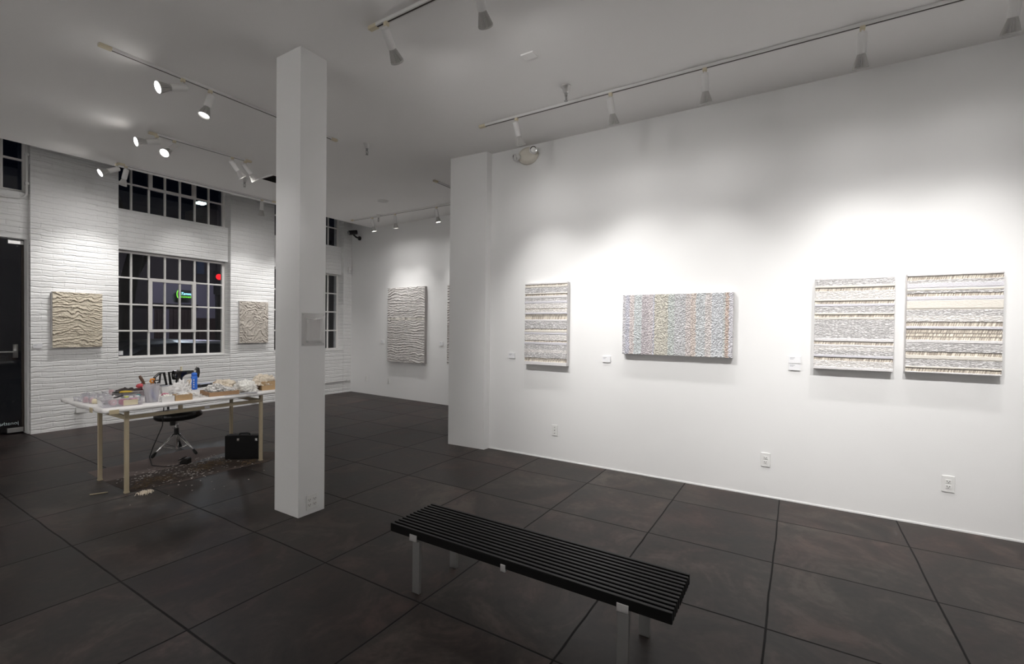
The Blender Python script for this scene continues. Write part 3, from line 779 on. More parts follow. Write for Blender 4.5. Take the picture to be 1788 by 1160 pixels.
# far alcove
spot('leftmost small spotlight on the far wall track', 6.235, 7.14, aim=(6.75,6.95,.8), power=PW*.26, angle=80, spill=.2)
spot('second small spotlight on the far wall track', 6.235, 6.52, aim=(6.72,6.6,.8), power=PW*.26, angle=80, spill=.2)
spot('third small spotlight on the far wall track, nearest the wall end', 6.235, 5.50, aim=(6.7,5.2,.8), power=PW*.26, angle=80, spill=.2)

def unseen_beam(loc, aim, power, angle=80):
    """spots with no fixture: track lamps out of view, plus fill added to brighten"""
    L = bpy.data.lights.new('lamp_and_fill_beam', 'SPOT'); L.energy = power; L.spot_size = math.radians(angle); L.spot_blend = 1.0; L.shadow_soft_size = .04; L.color = (1.0,.985,.965)
    lo = bpy.data.objects.new('lamp_and_fill_beam', L); col.objects.link(lo)
    lo.location = loc; lo.rotation_mode = 'QUATERNION'; lo.rotation_quaternion = rot_to(Vector(aim)-Vector(loc))
unseen_beam((2.285,-.1,3.35),(4.7,-.38,1.2),PW*1.05,62)
unseen_beam((2.285,-.9,3.35),(4.7,-1.0,1.2),PW*1.05,62)
unseen_beam((3.99,-1.9,3.35),(4.34,-1.95,.6),PW*.265,78)
unseen_beam((2.95,4.58,3.35),(3.1,8.7,1.2),PW*.55,75)  # fill added to wash the window wall
unseen_beam((3.3,4.58,3.35),(2.1,5.5,.75),PW*.55,60)  # fill added to brighten the work table
unseen_beam((1.25,2.2,3.35),(2.2,5.6,.8),PW*.5,46)  # fill added from the camera side for the table front, on no track
unseen_beam((5.4,7.785,3.35),(5.6,8.75,1.2),PW*.4,84)  # unseen wash added for the right-hand window bay
unseen_beam((5.2,4.565,3.3),(5.9,8.5,1.0),PW*.4,80)  # unseen wash added towards the brick corner
unseen_beam((3.5,7.785,3.35),(3.7,8.75,2.5),PW*.10,60)
unseen_beam((-2.5,2.0,3.35),(-4.2,2.0,1.5),PW*4.5,95)  # fill added to bounce off the unseen left wall
unseen_beam((-2.5,5.0,3.35),(-4.2,5.0,1.5),PW*4.5,95)  # second added fill for the left wall bounce
unseen_beam((0.5,-3.6,3.35),(0.5,-5.2,1.5),PW*4.0,95)  # fill added to bounce off the wall behind the camera

# ------------------------------------------------------------------ ceiling and wall fittings
def sprinkler(label, x, y):
    e = thing('fire_sprinkler', label, 'sprinkler', (x,y,H))
    bm = nb(); lathe(bm, [(.046,-.0005),(.044,-.008),(.034,-.012),(.026,-.055),(.022,-.058)], 24); obj('escutcheon_cup', bm, MT['alu_lite'], e, smooth=True)
    bm = nb(); cyl(bm, (0,0,-.085),(0,0,-.056),.012,.014,12); obj('body', bm, MT['alu'], e)
    bm = nb()
    for s in (-1,1): tube(bm, [(s*.012,0,-.082),(s*.018,0,-.1),(s*.010,0,-.122),(0,0,-.128)], .0035, 6)
    cyl(bm,(0,0,-.124),(0,0,-.086),.004,seg=8)
    obj('frame_arms', bm, MT['alu'], e)
    bm = nb(); lathe(bm, [(.017,-.128),(.017,-.1305),(.004,-.131)], 16); obj('deflector', bm, MT['alu'], e)
sprinkler('chrome fire sprinkler on ceiling just right of the column', 3.72, 4.36)
sprinkler('chrome fire sprinkler beside the long right track', 3.72, 1.79)
sprinkler('fire sprinkler on ceiling beside the dark air vent', 3.70, 6.95)
sprinkler('small fire sprinkler at the far wall track', 6.20, 6.93)
e = thing('ceiling_speaker', 'round flush white speaker grille on ceiling before the far track', 'speaker', (5.55, 6.10, H))
bm = nb(); lathe(bm, [(.10,-.0005),(.10,-.006),(.088,-.008)], 32); obj('rim', bm, MT['white_plastic'], e)
bm = nb(); lathe(bm, [(.086,-.0075),(.084,-.0095),(.05,-.0105)], 32); obj('grille', bm, MT['speaker'], e)
e = thing('ceiling_plate', 'flat white rectangular cover plate on the ceiling', 'cover plate', (3.15, 1.84, H))
obj('plate', box(nb(), -.04,.04,-.055,.055,-.012,-.0005), MT['ceil'], e, bevel=.003)
e = thing('air_vent', 'dark square ceiling air vent partly behind the column', 'vent', (3.98, 6.58, H))
bm = nb()
for a in ((-.18,.18,-.18,-.155),(-.18,.18,.155,.18),(-.18,-.155,-.155,.155),(.155,.18,-.155,.155)): box(bm, *a, -.012, -.0005)
obj('frame', bm, MT['ceil'], e)
bm = nb()
for k in range(8):
    M = Matrix.Translation((0,-.136+k*.039,-.008)) @ Matrix.Rotation(.7,4,'X'); box(bm, -.155,.155,-.016,.016,-.001,.001, M)
obj('louvre', bm, MT['vent'], e)
obj('dark_back', box(nb(), -.155,.155,-.155,.155,-.002,-.0006), MT['slot'], e)

# emergency light on right wall
e = thing('emergency_light', 'white oval twin-head emergency light high on the right wall', 'emergency light', (XR, 2.735, 3.515), RW)
bm = nb()
lathe(bm, [(.10,0.0),(.10,.03),(.088,.055),(.06,.064)], 36, Matrix.Scale(1.28,4,(1,0,0)) @ Matrix.Rotation(PI/2,4,'X'))
obj('housing', bm, mat('cream_housing',(.72,.68,.60),.4,var=.02), e, smooth=True)
for s, dz in ((-1,-.015),(1,.03)):
    d_ = Vector((s*.45,-.8,-.35)).normalized()
    c = Vector((s*.105,-.082,dz))
    q = rot_to(d_).to_matrix().to_4x4()
    bm = nb(); lathe(bm, [(.022,.03),(.040,-.005),(.047,-.034),(.043,-.039)], 20, Matrix.Translation(c) @ q); hd = obj('lamp_head', bm, MT['white_plastic'], e, smooth=True)
    bm = nb(); lathe(bm, [(.041,-.0385),(.039,-.043),(.014,-.033)], 20, Matrix.Translation(c) @ q); obj('reflector', bm, MT['chrome'], hd, smooth=False)

# security camera at far wall near the corner
e = thing('security_camera', 'black bullet security camera high at the far corner', 'camera', (farx(8.42)-.001, 8.42, 3.46), FR)
bm = nb(); cyl(bm, (0,-.03,0),(0,-.0,0),.045,.045,20); tube(bm, [(0,-.02,0),(0,-.10,.01),(-.02,-.16,.06)], .018, 10); obj('bracket', bm, MT['black_rubber'], e, smooth=True)
bm = nb(); cyl(bm, (.02,-.10,.12),(-.04,-.26,.085),.05,.05,20); cb = obj('camera_body', bm, MT['black_vinyl'], e)
bm = nb(); cyl(bm, (-.039,-.258,.086),(-.046,-.278,.081),.04,.036,16); obj('lens_ring', bm, MT['alu'], cb)
# alarm sensor on corner pier
e = thing('motion_sensor', 'small white motion sensor high in the brick corner', 'sensor', (6.96, YW, 2.76))
bm = nb(); box(bm, -.035,.035,-.05,-.001,-.07,.07); obj('housing', bm, MT['white_plastic'], e, bevel=.012)
bm = nb(); box(bm, -.02,.02,-.053,-.048,-.045,.0); obj('lens_window', bm, MT['speaker'], e, bevel=.004)
# conduits
e = thing('conduit', 'thin white conduit running along the brick wall in the far corner', 'pipe', (5.3, YW-.016, .262))
bm = nb(); tube(bm, [(0,0,.006),(1.70,0,0.0)], .0125, 12); obj('pipe', bm, MT['pipe'], e, smooth=True)
bm = nb()
for x in (.9, 1.6): box(bm, x-.01, x+.01, -.015, .0155, -.018, .02)
obj('clip', bm, MT['pipe'], e)
e = thing('conduit', 'white pipe bending down beside the upper left window above the door', 'pipe', (1.853, YW+.035, 3.2))
pts = [(0,0,1.3),(0,0,.02)] + [(-.10+.10*math.cos(a),0,.02-.10*math.sin(a)+0.0) for a in [k*PI/12 for k in range(1,7)]] + [(-.5,0,-.08),(-1.05,0,-.08)]
bm = nb(); tube(bm, pts, .013, 12); obj('pipe', bm, MT['pipe'], e, smooth=True)
bm = nb(); box(bm,-.018,.018,-.016,.03,.5,.53); box(bm,-.018,.018,-.016,.03,.12,.15); obj('clip', bm, MT['pipe'], e)

# ------------------------------------------------------------------ slatted bench
e = thing('slatted_bench', 'long low black slatted bench with flat aluminium legs on concrete floor', 'bench', (1.905, .414, 0))
BL, BW, BT = 1.594, .358, .356
ns = 12; pitch = (BW-.016)/(ns-1)
for k in range(ns):
    bm = nb(); box(bm, k*pitch, k*pitch+.0165, 0, BL, BT-.048, BT)
    obj('slat', bm, MT['black_wood'], e, bevel=.0018)
for y in (.204, .811, 1.412):
    w = .028 if abs(y-.811) < .01 else .052
    bm = nb(); box(bm, .004, BW-.004, y-w/2, y+w/2, BT-.060, BT-.0485)
    cb = obj('crossbar', bm, MT['alu'], e)
    bm = nb(); box(bm, -.006, -.001, y-w/2, y+w/2, BT-.062, BT-.026); box(bm, -.006, .006, y-w/2, y+w/2, BT-.062, BT-.058)
    box(bm, BW+.001, BW+.006, y-w/2, y+w/2, BT-.062, BT-.026); box(bm, BW-.006, BW+.006, y-w/2, y+w/2, BT-.062, BT-.058)
    obj('end_clip', bm, MT['alu_lite'], cb, bevel=.001)
for y in (.204, 1.398):
    for x in (.004, BW-.024):
        bm = nb(); box(bm, x, x+.020, y-.026, y+.026, 0, BT-.0605)
        obj('leg', bm, MT['alu'], e, bevel=.0015)

# ------------------------------------------------------------------ work table
TZ = .775
TX0, TX1, TY0, TY1 = 1.50, 3.06, 4.94, 5.97
e = thing('work_table', 'long work table with tan steel frame legs left of the column', 'table', (1.68, 5.045, 0))
LX, LY = 1.19, .612
obj('tabletop', box(nb(), TX0-1.68+.02, TX1-1.68-.02, TY0-5.045+.02, TY1-5.045-.02, TZ-.04, TZ-.012), MT['cream'], e)
for x in (0, LX):
    for y in (0, LY):
        bm = nb(); box(bm, x-.015, x+.015, y-.015, y+.015, .012, TZ-.041); lg = obj('leg', bm, MT['tan_steel'], e, bevel=.003)
        bm = nb(); box(bm, x-.017, x+.017, y-.017, y+.017, 0, .014); obj('foot_cap', bm, MT['tan_steel'], lg)
for nm, a in (('long_rail', (0,LX,-.012,.012)), ('long_rail', (0,LX,LY-.012,LY+.012)), ('short_rail', (-.012,.012,.015,LY-.015)), ('short_rail', (LX-.012,LX+.012,.015,LY-.015))):
    bm = nb()
    zz = (TZ-.125, TZ-.093)
    if nm == 'long_rail': box(bm, a[0]+.015, a[1]-.015, a[2], a[3], *zz)
    else: box(bm, a[0], a[1], a[2], a[3], *zz)
    obj(nm, bm, MT['tan_steel'], e)
bm = nb(); box(bm, .40, .43, -.013, .013, TZ-.094, TZ-.041); obj('rail_post', bm, MT['tan_steel'], e)
bm = nb(); box(bm, .62, .665, -.018, -.0125, TZ-.118, TZ-.094); obj('paper_tag', bm, MT['card'], e)

# draped cloth: top sheet with rolled, sagging border
def table_cloth():
    bm = nb()
    nx, ny = 90, 60
    def edge_drop(x, y):
        dx = min(x-TX0, TX1-x); dy = min(y-TY0, TY1-y)
        return min(dx, dy)
    prof = [(0.0,0.0),(.010,-.003),(.017,-.010),(.019,-.020),(.017,-.031),(.010,-.038),(.0,-.0395)]
    # perimeter points
    per = []
    m = 120
    for i in range(m): per.append((TX0+(TX1-TX0)*i/m, TY0, 0,-1))
    for i in range(60): per.append((TX1, TY0+(TY1-TY0)*i/60, 1,0))
    for i in range(m): per.append((TX1-(TX1-TX0)*i/m, TY1, 0,1))
    for i in range(60): per.append((TX0, TY1-(TY1-TY0)*i/60, -1,0))
    rings = []
    for k, (o, dz) in enumerate(prof):
        ring = []
        for (x, y, nx_, ny_) in per:
            w = mnoise.noise(Vector((x*5, y*5, 3)))*.5+.5
            w2 = mnoise.noise(Vector((x*17, y*17, 9)))
            sag = .8 + .35*w + .10*w2
            bulge = 1 + .5*w2
            ring.append(bm.verts.new((x+nx_*o*bulge, y+ny_*o*bulge, TZ + dz*sag)))
        rings.append(ring)
    n = len(per)
    for A, B in zip(rings, rings[1:]):
        for i in range(n):
            j = (i+1) % n
            bm.faces.new((A[i],A[j],B[j],B[i]))
    c = bm.faces.new(rings[0])
    return bm
cl = obj('table_cloth', table_cloth(), MT['cloth'], None, smooth=True)
tag(cl, 'white cloth with rolled edge covering the work table', 'tablecloth')
bm = nb(); M_ = Matrix.Translation((TX0+.05, TY0-.024, TZ-.03)); box(bm, -.03,.035,-.003,.002,-.014,.022, M_); obj('masking_tape', bm, MT['masking'], cl)
bm = nb(); box(bm, TX0-.026, TX0-.022, TY0+.20, TY0+.26, TZ-.045, TZ-.004); obj('masking_tape', bm, MT['masking'], cl)

Z = TZ+.001
def put(name, label, cat, x, y, rz=0, group=None, z=Z): return thing(name, label, cat, (x,y,z), rz, group)
def tray_bm(w, d_, h, t=.003, taper=0.0):
    bm = nb()
    k = 1+taper
    def q(x,y,z): return (x*(1+taper*(z/h)), y*(1+taper*(z/h)), z)
    o = [(-w/2,-d_/2),(w/2,-d_/2),(w/2,d_/2),(-w/2,d_/2)]; i = [(-w/2+t,-d_/2+t),(w/2-t,-d_/2+t),(w/2-t,d_/2-t),(-w/2+t,d_/2-t)]
    ob = [bm.verts.new(q(x,y,0)) for x,y in o]; ot = [bm.verts.new(q(x,y,h)) for x,y in o]
    it = [bm.verts.new(q(x,y,h)) for x,y in i]; ib = [bm.verts.new(q(x,y,t)) for x,y in i]
    bm.faces.new(ob[::-1]); bm.faces.new(ib)
    for a in range(4):
        b = (a+1) % 4
        bm.faces.new((ob[a],ob[b],ot[b],ot[a])); bm.faces.new((ot[a],ot[b],it[b],it[a])); bm.faces.new((it[a],it[b],ib[b],ib[a]))
    return bm

# clear plastic bins at the left end
TR = math.radians(-6)
e = put('plastic_bin', 'clear plastic bin at the front left corner of the table, holding pink ribbon rolls', 'bin', 1.65, 5.085, TR)
obj('bin_body', tray_bm(.27,.18,.072,.0025,.06), MT['clear'], e)
bm = nb(); box(bm,-.148,.148,-.100,-.092,.066,.073); box(bm,-.148,.148,.092,.100,.066,.073); box(bm,-.148,-.140,-.092,.092,.066,.073); box(bm,.140,.148,-.092,.092,.066,.073); obj('rim', bm, MT['frost'], e)
bm = nb(); box(bm, .0,.10,-.0955,-.0935,.008,.055, Matrix.Rotation(0,4,'X')); obj('cream_insert', bm, MT['cream'], e)
e = put('plastic_bin', 'clear plastic bin behind the front one, heaped with dark gloves', 'bin', 1.88, 5.60, TR)
obj('bin_body', tray_bm(.34,.20,.065,.0025,.06), MT['clear'], e)
bm = nb(); box(bm,-.183,.183,-.110,-.103,.06,.066); box(bm,-.183,.183,.103,.110,.06,.066); box(bm,-.183,-.176,-.103,.103,.06,.066); box(bm,.176,.183,-.103,.103,.06,.066); obj('rim', bm, MT['frost'], e)

def roll(name, label, x, y, z, r, h, m, lie=None, core=True, group=None):
    e = thing(name, label, 'roll', (x,y,z), 0, group)
    M = Matrix.Identity(4)
    if lie is not None: M = Matrix.Translation((0,0,r)) @ Matrix.Rotation(lie,4,'Z') @ Matrix.Rotation(PI/2,4,'X') @ Matrix.Translation((0,0,-h/2))
    bm = nb(); lathe(bm, [(r*.3,0),(r,0.0005),(r,h-.0005),(r*.3,h)], 20, M); obj('ribbon', bm, m, e, smooth=False)
    bm = nb(); lathe(bm, [(r*.29,-.0012),(r*.29,h+.0012)], 14, M); obj('core', bm, MT['card'], e)
    return e
roll('ribbon_roll', 'pink ribbon roll at left in the front clear bin', 1.585, 5.05, Z+.012, .026, .03, MT['palepink'], .2)
roll('ribbon_roll', 'deeper pink ribbon roll in the middle of the front clear bin', 1.655, 5.045, Z+.005, .028, .03, MT['pink'], .3)
roll('ribbon_roll', 'deep pink ribbon roll at right in the front clear bin', 1.73, 5.05, Z+.005, .030, .045, MT['pink'], PI/2+.1)
roll('thread_spool', 'cream thread roll standing at the left table edge', 1.565, 5.36, Z, .022, .045, MT['cream'], .9)
roll('tape_roll', 'white tape roll in the back clear bin', 2.0, 5.56, Z+.060, .022, .02, MT['card'], .6)
e = put('pin_cushion', 'red round pin cushion on top of the back clear bin', 'pin cushion', 2.005, 5.65, 0, z=Z+.070)
bm = nb(); lathe(bm, [(.016,0),(.042,.010),(.048,.024),(.038,.040),(.012,.047)], 20); obj('cushion', bm, MT['red'], e, smooth=True)
bm = nb(); lathe(bm, [(.006,.046),(.007,.053),(.002,.056)], 10); obj('button', bm, MT['black_rubber'], e)
o = obj('glove_heap', heap(.105,.07,.085,3,.35,2.4,4), MT['darkcloth'], None, smooth=True, loc=(1.86,5.59,Z+.006)); tag(o, 'heap of dark work gloves in the back clear bin', 'gloves')
o = obj('cloth_bundle', heap(.055,.05,.075,5,.35,2.4,4), MT['maroon'], None, smooth=True, loc=(1.975,5.615,Z+.006)); tag(o, 'small maroon cloth bundle in the back clear bin', 'cloth')
for lab, x, y, m, rr_, hh_ in (('cream thread spool leaning at the right end of the back clear bin',2.045,5.555,'cream',.018,.04),('white thread spool in the front clear bin by its right end',1.765,5.075,'card',.017,.045),('pale pink thread spool left of the dark gloves',1.765,5.66,'palepink',.018,.05),('white thread spool behind the clear plastic cups',1.70,5.55,'card',.018,.05)):
    roll('thread_spool', lab, x, y, Z+.03 if x > 1.72 else Z, rr_, hh_, MT[m])
o = obj('plastic_bag', heap(.075,.055,.07,61,.4,2.6,4,rough=.05), MT['clear'], None, smooth=True, loc=(1.60,5.62,Z)); tag(o, 'crumpled clear plastic bag at the far left end of table', 'bag')
o = obj('white_scrap_heap', heap(.06,.05,.045,63,.4,4,4,rough=.12), MT['paperwhite'], None, smooth=False, loc=(1.70,5.43,Z)); tag(o, 'small heap of white scraps between the cups and the back clear bin', 'scraps', kind='stuff')
o = obj('white_scrap_heap', heap(.07,.06,.04,64,.4,4,4,rough=.12), MT['paperwhite'], None, smooth=False, loc=(2.24,5.18,Z)); tag(o, 'low heap of white scraps in front of the gauze heap', 'scraps', kind='stuff')
# pliers
e = put('pliers', 'pliers with yellow grips lying on the dark gloves', 'pliers', 1.80, 5.50, .2, z=Z+.066)
for s in (-1,1):
    bm = nb(); tube(bm, [(-.03,0,0),(.0,s*.016,.002),(.04,s*.024,.0),(.085,s*.012,-.004)], [.005,.007,.008,.006], 10); obj('grip', bm, MT['yellow'], e, smooth=True)
bm = nb(); tube(bm, [(-.03,0,0),(-.05,0,.002),(-.085,0,.006)], [.008,.011,.003], 8); obj('jaw', bm, MT['black_vinyl'], e, smooth=True)
# small pots in the front bin
for lab, x, y, m, hgt in (('small jar with lime label in the front clear bin',1.70,5.11,'lime',.05),('small jar with white lid in the front clear bin',1.725,5.085,'card',.046),('small jar with teal lid in the front clear bin',1.785,5.10,'teal',.055)):
    e = put('small_jar', lab, 'jar', x, y, z=Z+.022)
    bm = nb(); lathe(bm, [(.015,0),(.016,.004),(.016,hgt*.7),(.012,hgt*.78)], 16); obj('jar_body', bm, MT['frost'], e, smooth=False)
    bm = nb(); lathe(bm, [(.0155,hgt*.78),(.0155,hgt),(.013,hgt+.002)], 16); obj('lid', bm, MT[m], e)
e = put('spring_clamp', 'small black clamp in the front clear bin', 'clamp', 1.645, 5.12, .4, z=Z+.068)
for s in (-1,1):
    bm = nb(); tube(bm, [(-.035,s*.006,0),(0,s*.004,.004),(.03,s*.016,.012)], [.004,.006,.006], 8); obj('jaw', bm, MT['black_vinyl'], e, smooth=True)
e = put('metal_lid', 'dark metal jar lid with white paper at the left table edge', 'lid', 1.60, 5.24, z=Z)
bm = nb(); lathe(bm, [(.020,0),(.021,.012),(.018,.014)], 20); obj('lid_rim', bm, MT['alu'], e)
bm = nb(); lathe(bm, [(.015,.013),(.014,.016)], 16); obj('lid_top', bm, MT['black_vinyl'], e)
# clear cups
for k, (lab, x, y, r, h) in enumerate((('tall clear plastic cup at the far left corner of the table',1.535,5.50,.028,.085),('clear plastic cup beside the cream roll on table edge',1.555,5.425,.026,.075),('short clear plastic cup at the extreme left table edge',1.525,5.70,.024,.04),('clear plastic cup with white scraps behind the cream roll',1.64,5.50,.03,.07),('clear plastic cup with pale beads before the back clear bin',1.66,5.40,.028,.06))):
    e = put('plastic_cup', lab, 'cup', x, y)
    bm = nb(); lathe(bm, [(r*.8,0),(r,h),(r-.0025,h),(r*.8-.0025,.003)], 22); obj('cup_body', bm, MT['clear'], e, smooth=False)
    bm = heap(r*.72,r*.72,h*.6,30+k,.2,3,3); o2 = obj('filling', bm, MT['palepink'] if k in (0,1) else MT['paperwhite'], e, smooth=True); o2.location = (0,0,.004)
# frosted tool pitcher
e = put('tool_tub', 'tall frosted plastic tub full of hand tools at the front table edge', 'tub', 1.88, 5.085, math.radians(-30))
bm = nb(); lathe(bm, [(.048,0),(.062,.165),(.0595,.165),(.0455,.004)], 28); obj('tub_body', bm, MT['frost'], e, smooth=False)
bm = nb(); lathe(bm, [(.0615,.160),(.065,.163),(.065,.168),(.0615,.168)], 28); obj('rim', bm, MT['frost'], e)
e = put('wooden_tool', 'dark wooden handled tool leaning left out of the frosted tub', 'tool', 1.867, 5.09)
bm = nb(); tube(bm, [(0,0,.008),(-.028,.012,.13),(-.042,.02,.185),(-.058,.03,.225),(-.066,.034,.245)], [.008,.011,.015,.018,.012], 10, .7); obj('handle', bm, MT['tool_wood'], e, smooth=True)
e = put('orange_scissors', 'scissors with orange grip standing in the frosted tub', 'scissors', 1.89, 5.10)
bm = nb(); tube(bm, [(-.004,0,.172),(-.016,0,.19),(-.010,0,.208),(.010,0,.208),(.016,0,.19),(.004,0,.172)], .009, 8); obj('grip', bm, MT['orange'], e, smooth=True)
bm = nb(); box(bm, -.005,.005,-.002,.002,.008,.174); obj('blade', bm, MT['alu'], e)
e = put('black_scissors', 'scissors with black and white grip standing in the frosted tub', 'scissors', 1.915, 5.075)
bm = nb(); tube(bm, [(-.004,.004,.172),(-.018,.004,.182),(-.018,.004,.196),(.022,.004,.196),(.026,.004,.184),(.004,.004,.172)], .0055, 8); obj('grip', bm, MT['black_vinyl'], e, smooth=True)
bm = nb(); box(bm, -.005,.005,.002,.006,.008,.174); obj('blade', bm, MT['card'], e)
e = put('blue_handled_tool', 'blue tool seen through the wall of the frosted tub', 'tool', 1.888, 5.062)
bm = nb(); tube(bm, [(-.022,-.004,.12),(-.008,-.006,.07),(.008,-.004,.016)], [.009,.012,.009], 8); obj('handle', bm, MT['blue'], e, smooth=True)
# white box & tan box
e = put('white_box', 'small open white box in front of the frosted tub, full of scraps', 'box', 1.972, 5.012, math.radians(-8))
obj('box_body', tray_bm(.095,.09,.052,.003), MT['paperwhite'], e)
o = obj('scrap_pile', heap(.042,.040,.05,11,.4,4,4,rough=.12), MT['fluff'], None, smooth=False, loc=(1.972,5.012,Z+.012)); tag(o, 'white paper scraps inside the small white box', 'scraps', kind='stuff')
e = put('cardboard_box', 'small open tan cardboard box at front table edge right of white box', 'box', 2.095, 5.005, math.radians(-8))
obj('box_body', tray_bm(.135,.10,.055,.004), MT['kraft'], e)
o = obj('scrap_pile', heap(.058,.042,.05,12,.4,4,4,rough=.12), MT['paperwhite'], None, smooth=False, loc=(2.095,5.005,Z+.014)); tag(o, 'cream scraps inside the small tan cardboard box', 'scraps', kind='stuff')
e = put('white_tub', 'low white plastic tub behind the small boxes', 'tub', 2.235, 5.62, math.radians(-10))
obj('tub_body', tray_bm(.14,.10,.07,.004,.08), MT['white_plastic'], e)
bm = nb(); box(bm,-.078,.078,-.058,.058,.070,.076); obj('lid', bm, MT['frost'], e, bevel=.003)
roll('ribbon_roll', 'pink and white ribbon roll between frosted tub and white tub', 2.03, 5.20, Z, .028, .04, MT['pink'], .1)
roll('tape_roll', 'white ribbon roll lying flat on the tan cardboard box contents', 2.10, 5.06, Z+.055, .03, .012, MT['card'])
o = obj('crumpled_cloth', heap(.085,.07,.125,21,.45,2.6,5,rough=.06), MT['cloth'], None, smooth=True, loc=(2.235,5.40,Z)); tag(o, 'heap of crumpled white gauze left of the rope bundle', 'cloth')
e = put('rope_bundle', 'upright bundle of twisted tan cords left of blue bottle', 'rope', 2.375, 5.55)
for k in range(6):
    bm = nb(); a = k*1.05
    tube(bm, [(.022*math.cos(a),.018*math.sin(a),.006+.001*k),(.026*math.cos(a+.6),.02*math.sin(a+.6),.05),(.016*math.cos(a+1.4)+.01,.016*math.sin(a+1.4),.105),(.012*math.cos(a+2)+.018,.012*math.sin(a+2),.14-.012*(k%3))], [.007,.008,.008,.005], 8)
    obj('cord', bm, MT['rope'] if k % 2 else MT['cloth'], e, smooth=True)
# blue bottle
e = put('water_bottle', 'bright blue plastic bottle with white marks standing on the table', 'bottle', 2.50, 5.70, math.radians(-58))
bm = nb(); lathe(bm, [(.026,0),(.030,.005),(.030,.055),(.0275,.060),(.0275,.085),(.030,.090),(.030,.140),(.024,.150),(.022,.152)], 28); obj('bottle_body', bm, MT['blue'], e, smooth=True)
bm = nb(); lathe(bm, [(.0225,.151),(.027,.153),(.0275,.172),(.022,.183),(.013,.187)], 24); obj('cap', bm, MT['blue'], e, smooth=True)
bm = nb()
for k in range(4): box(bm, .010,.019,-.0305+.004*(k*0),-.0255,.022+k*.026,.036+k*.026)
obj('white_marks', bm, MT['card'], e)
# sewing machine
e = put('sewing_machine', 'antique black sewing machine with handwheel standing on the table', 'sewing machine', 2.362, 5.88, math.radians(-4))
bm = nb(); box(bm, .0,.27,-.06,.06,0,.035); obj('machine_bed', bm, MT['enamel'], e, bevel=.008)
bm = nb(); prism(bm, [(.035,.03),(.095,.03),(.088,.09),(.092,.125),(.115,.150),(.150,.160),(.245,.166),(.245,.198),(.045,.200),(.032,.18),(.038,.10)], 1, -.030, .030); obj('arm', bm, MT['enamel'], e, bevel=.010, seg=3)
bm = nb(); prism(bm, [(.212,.11),(.252,.11),(.262,.17),(.258,.218),(.245,.232),(.228,.222),(.212,.19)], 1, -.026,.026); obj('head', bm, MT['enamel'], e, bevel=.008, seg=3)
bm = nb(); cyl(bm, (.232,0,.05),(.232,0,.11),.004,seg=10); box(bm, .222,.242,-.008,.008,.036,.044); obj('needle_bar', bm, MT['chrome'], e)
bm = nb()
M = Matrix.Translation((.018,0,.155)) @ Matrix.Rotation(PI/2,4,'Y')
lathe(bm, [(.036,-.010),(.050,-.010),(.052,0),(.050,.010),(.036,.010),(.036,.002),(.036,-.002)], 28, M); w_ = obj('hand_wheel', bm, MT['enamel'], e, smooth=False)
bm = nb(); cyl(bm, (.004,0,.155),(.04,0,.155),.014,seg=16); obj('wheel_hub', bm, MT['chrome'], w_)
bm = nb(); box(bm,.05,.066,-.012,.012,.199,.210); cyl(bm,(.232,0,.228),(.232,0,.242),.006,seg=10); cyl(bm,(.205,-.028,.19),(.205,-.036,.19),.012,seg=14); obj('chrome_fittings', bm, MT['chrome'], e)
bm = nb(); lathe(bm, [(.014,.200),(.014,.204),(.009,.205),(.009,.240),(.014,.241),(.014,.245)], 16, Matrix.Translation((.085,0,0))); obj('thread_spool', bm, MT['cream'], e)
e = put('black_tool_pouch', 'flat black folded pouch on the table right of blue bottle', 'pouch', 2.70, 5.88, math.radians(-6))
bm = nb(); prism(bm, [(-.11,0),(.12,0),(.115,.018),(.05,.038),(-.08,.030),(-.11,.018)], 1, -.06, .06); obj('pouch_body', bm, MT['black_vinyl'], e, bevel=.006)
bm = nb(); box(bm,-.07,.06,-.065,-.058,.006,.02); obj('flap', bm, MT['black_rubber'], e)
# front cardboard tray with white paper fluff
e = put('cardboard_tray', 'long shallow cardboard tray heaped with white shredded paper', 'tray', 2.475, 5.105, math.radians(-7))
obj('tray_body', tray_bm(.27,.27,.042,.004), MT['kraft2'], e)
bm = nb()
rs = random.Random(4)
for k in range(620):
    x = rs.uniform(-.118,.118); y = rs.uniform(-.118,.118)
    hh = .056 + .052*max(0,1-((x+.04)/.10)**2) * max(0,1-(y/.12)**2)
    z = rs.uniform(.012, hh)
    s = rs.uniform(.008,.018)
    M = Matrix.Translation((x,y,z)) @ Matrix.Rotation(rs.uniform(0,6),4,'Z') @ Matrix.Rotation(rs.uniform(-1,1),4,'X')
    box(bm, -s,s,-s*.5,s*.5,-.002,.002, M)
o = obj('shredded_paper', bm, MT['paperwhite'], None, loc=(2.475,5.105,Z+.004)); o.rotation_euler = (0,0,math.radians(-7)); tag(o, 'white shredded paper heaped in the long cardboard tray', 'shredded paper', kind='stuff')
e = put('cardboard_box', 'open tan cardboard box behind the shredded paper tray', 'box', 2.80, 5.68, math.radians(-35))
obj('box_body', tray_bm(.19,.15,.062,.004), MT['kraft'], e)
e = put('paper_curl', 'white curl of paper sticking up from the rear cardboard box', 'paper', 2.79, 5.655)
bm = nb(); tube(bm, [(.02,0,.01),(.008,0,.06),(-.012,.004,.095),(-.03,.008,.105)], [.010,.010,.008,.004], 8, .25); obj('curl', bm, MT['card'], e, smooth=True)
o = obj('fleece_heap', heap(.105,.125,.115,41,.28,2.6,5,rough=.10), MT['fluff'], None, smooth=True, loc=(2.745,5.12,Z)); tag(o, 'white fleecy heap on the table left of the right-hand cardboard box', 'fleece')
o = obj('fleece_heap', heap(.12,.10,.115,44,.3,2.6,5,rough=.10), MT['beige_fluff'], None, smooth=True, loc=(2.66,5.40,Z)); tag(o, 'beige fleecy heap between the cardboard boxes and the white fleece', 'fleece')
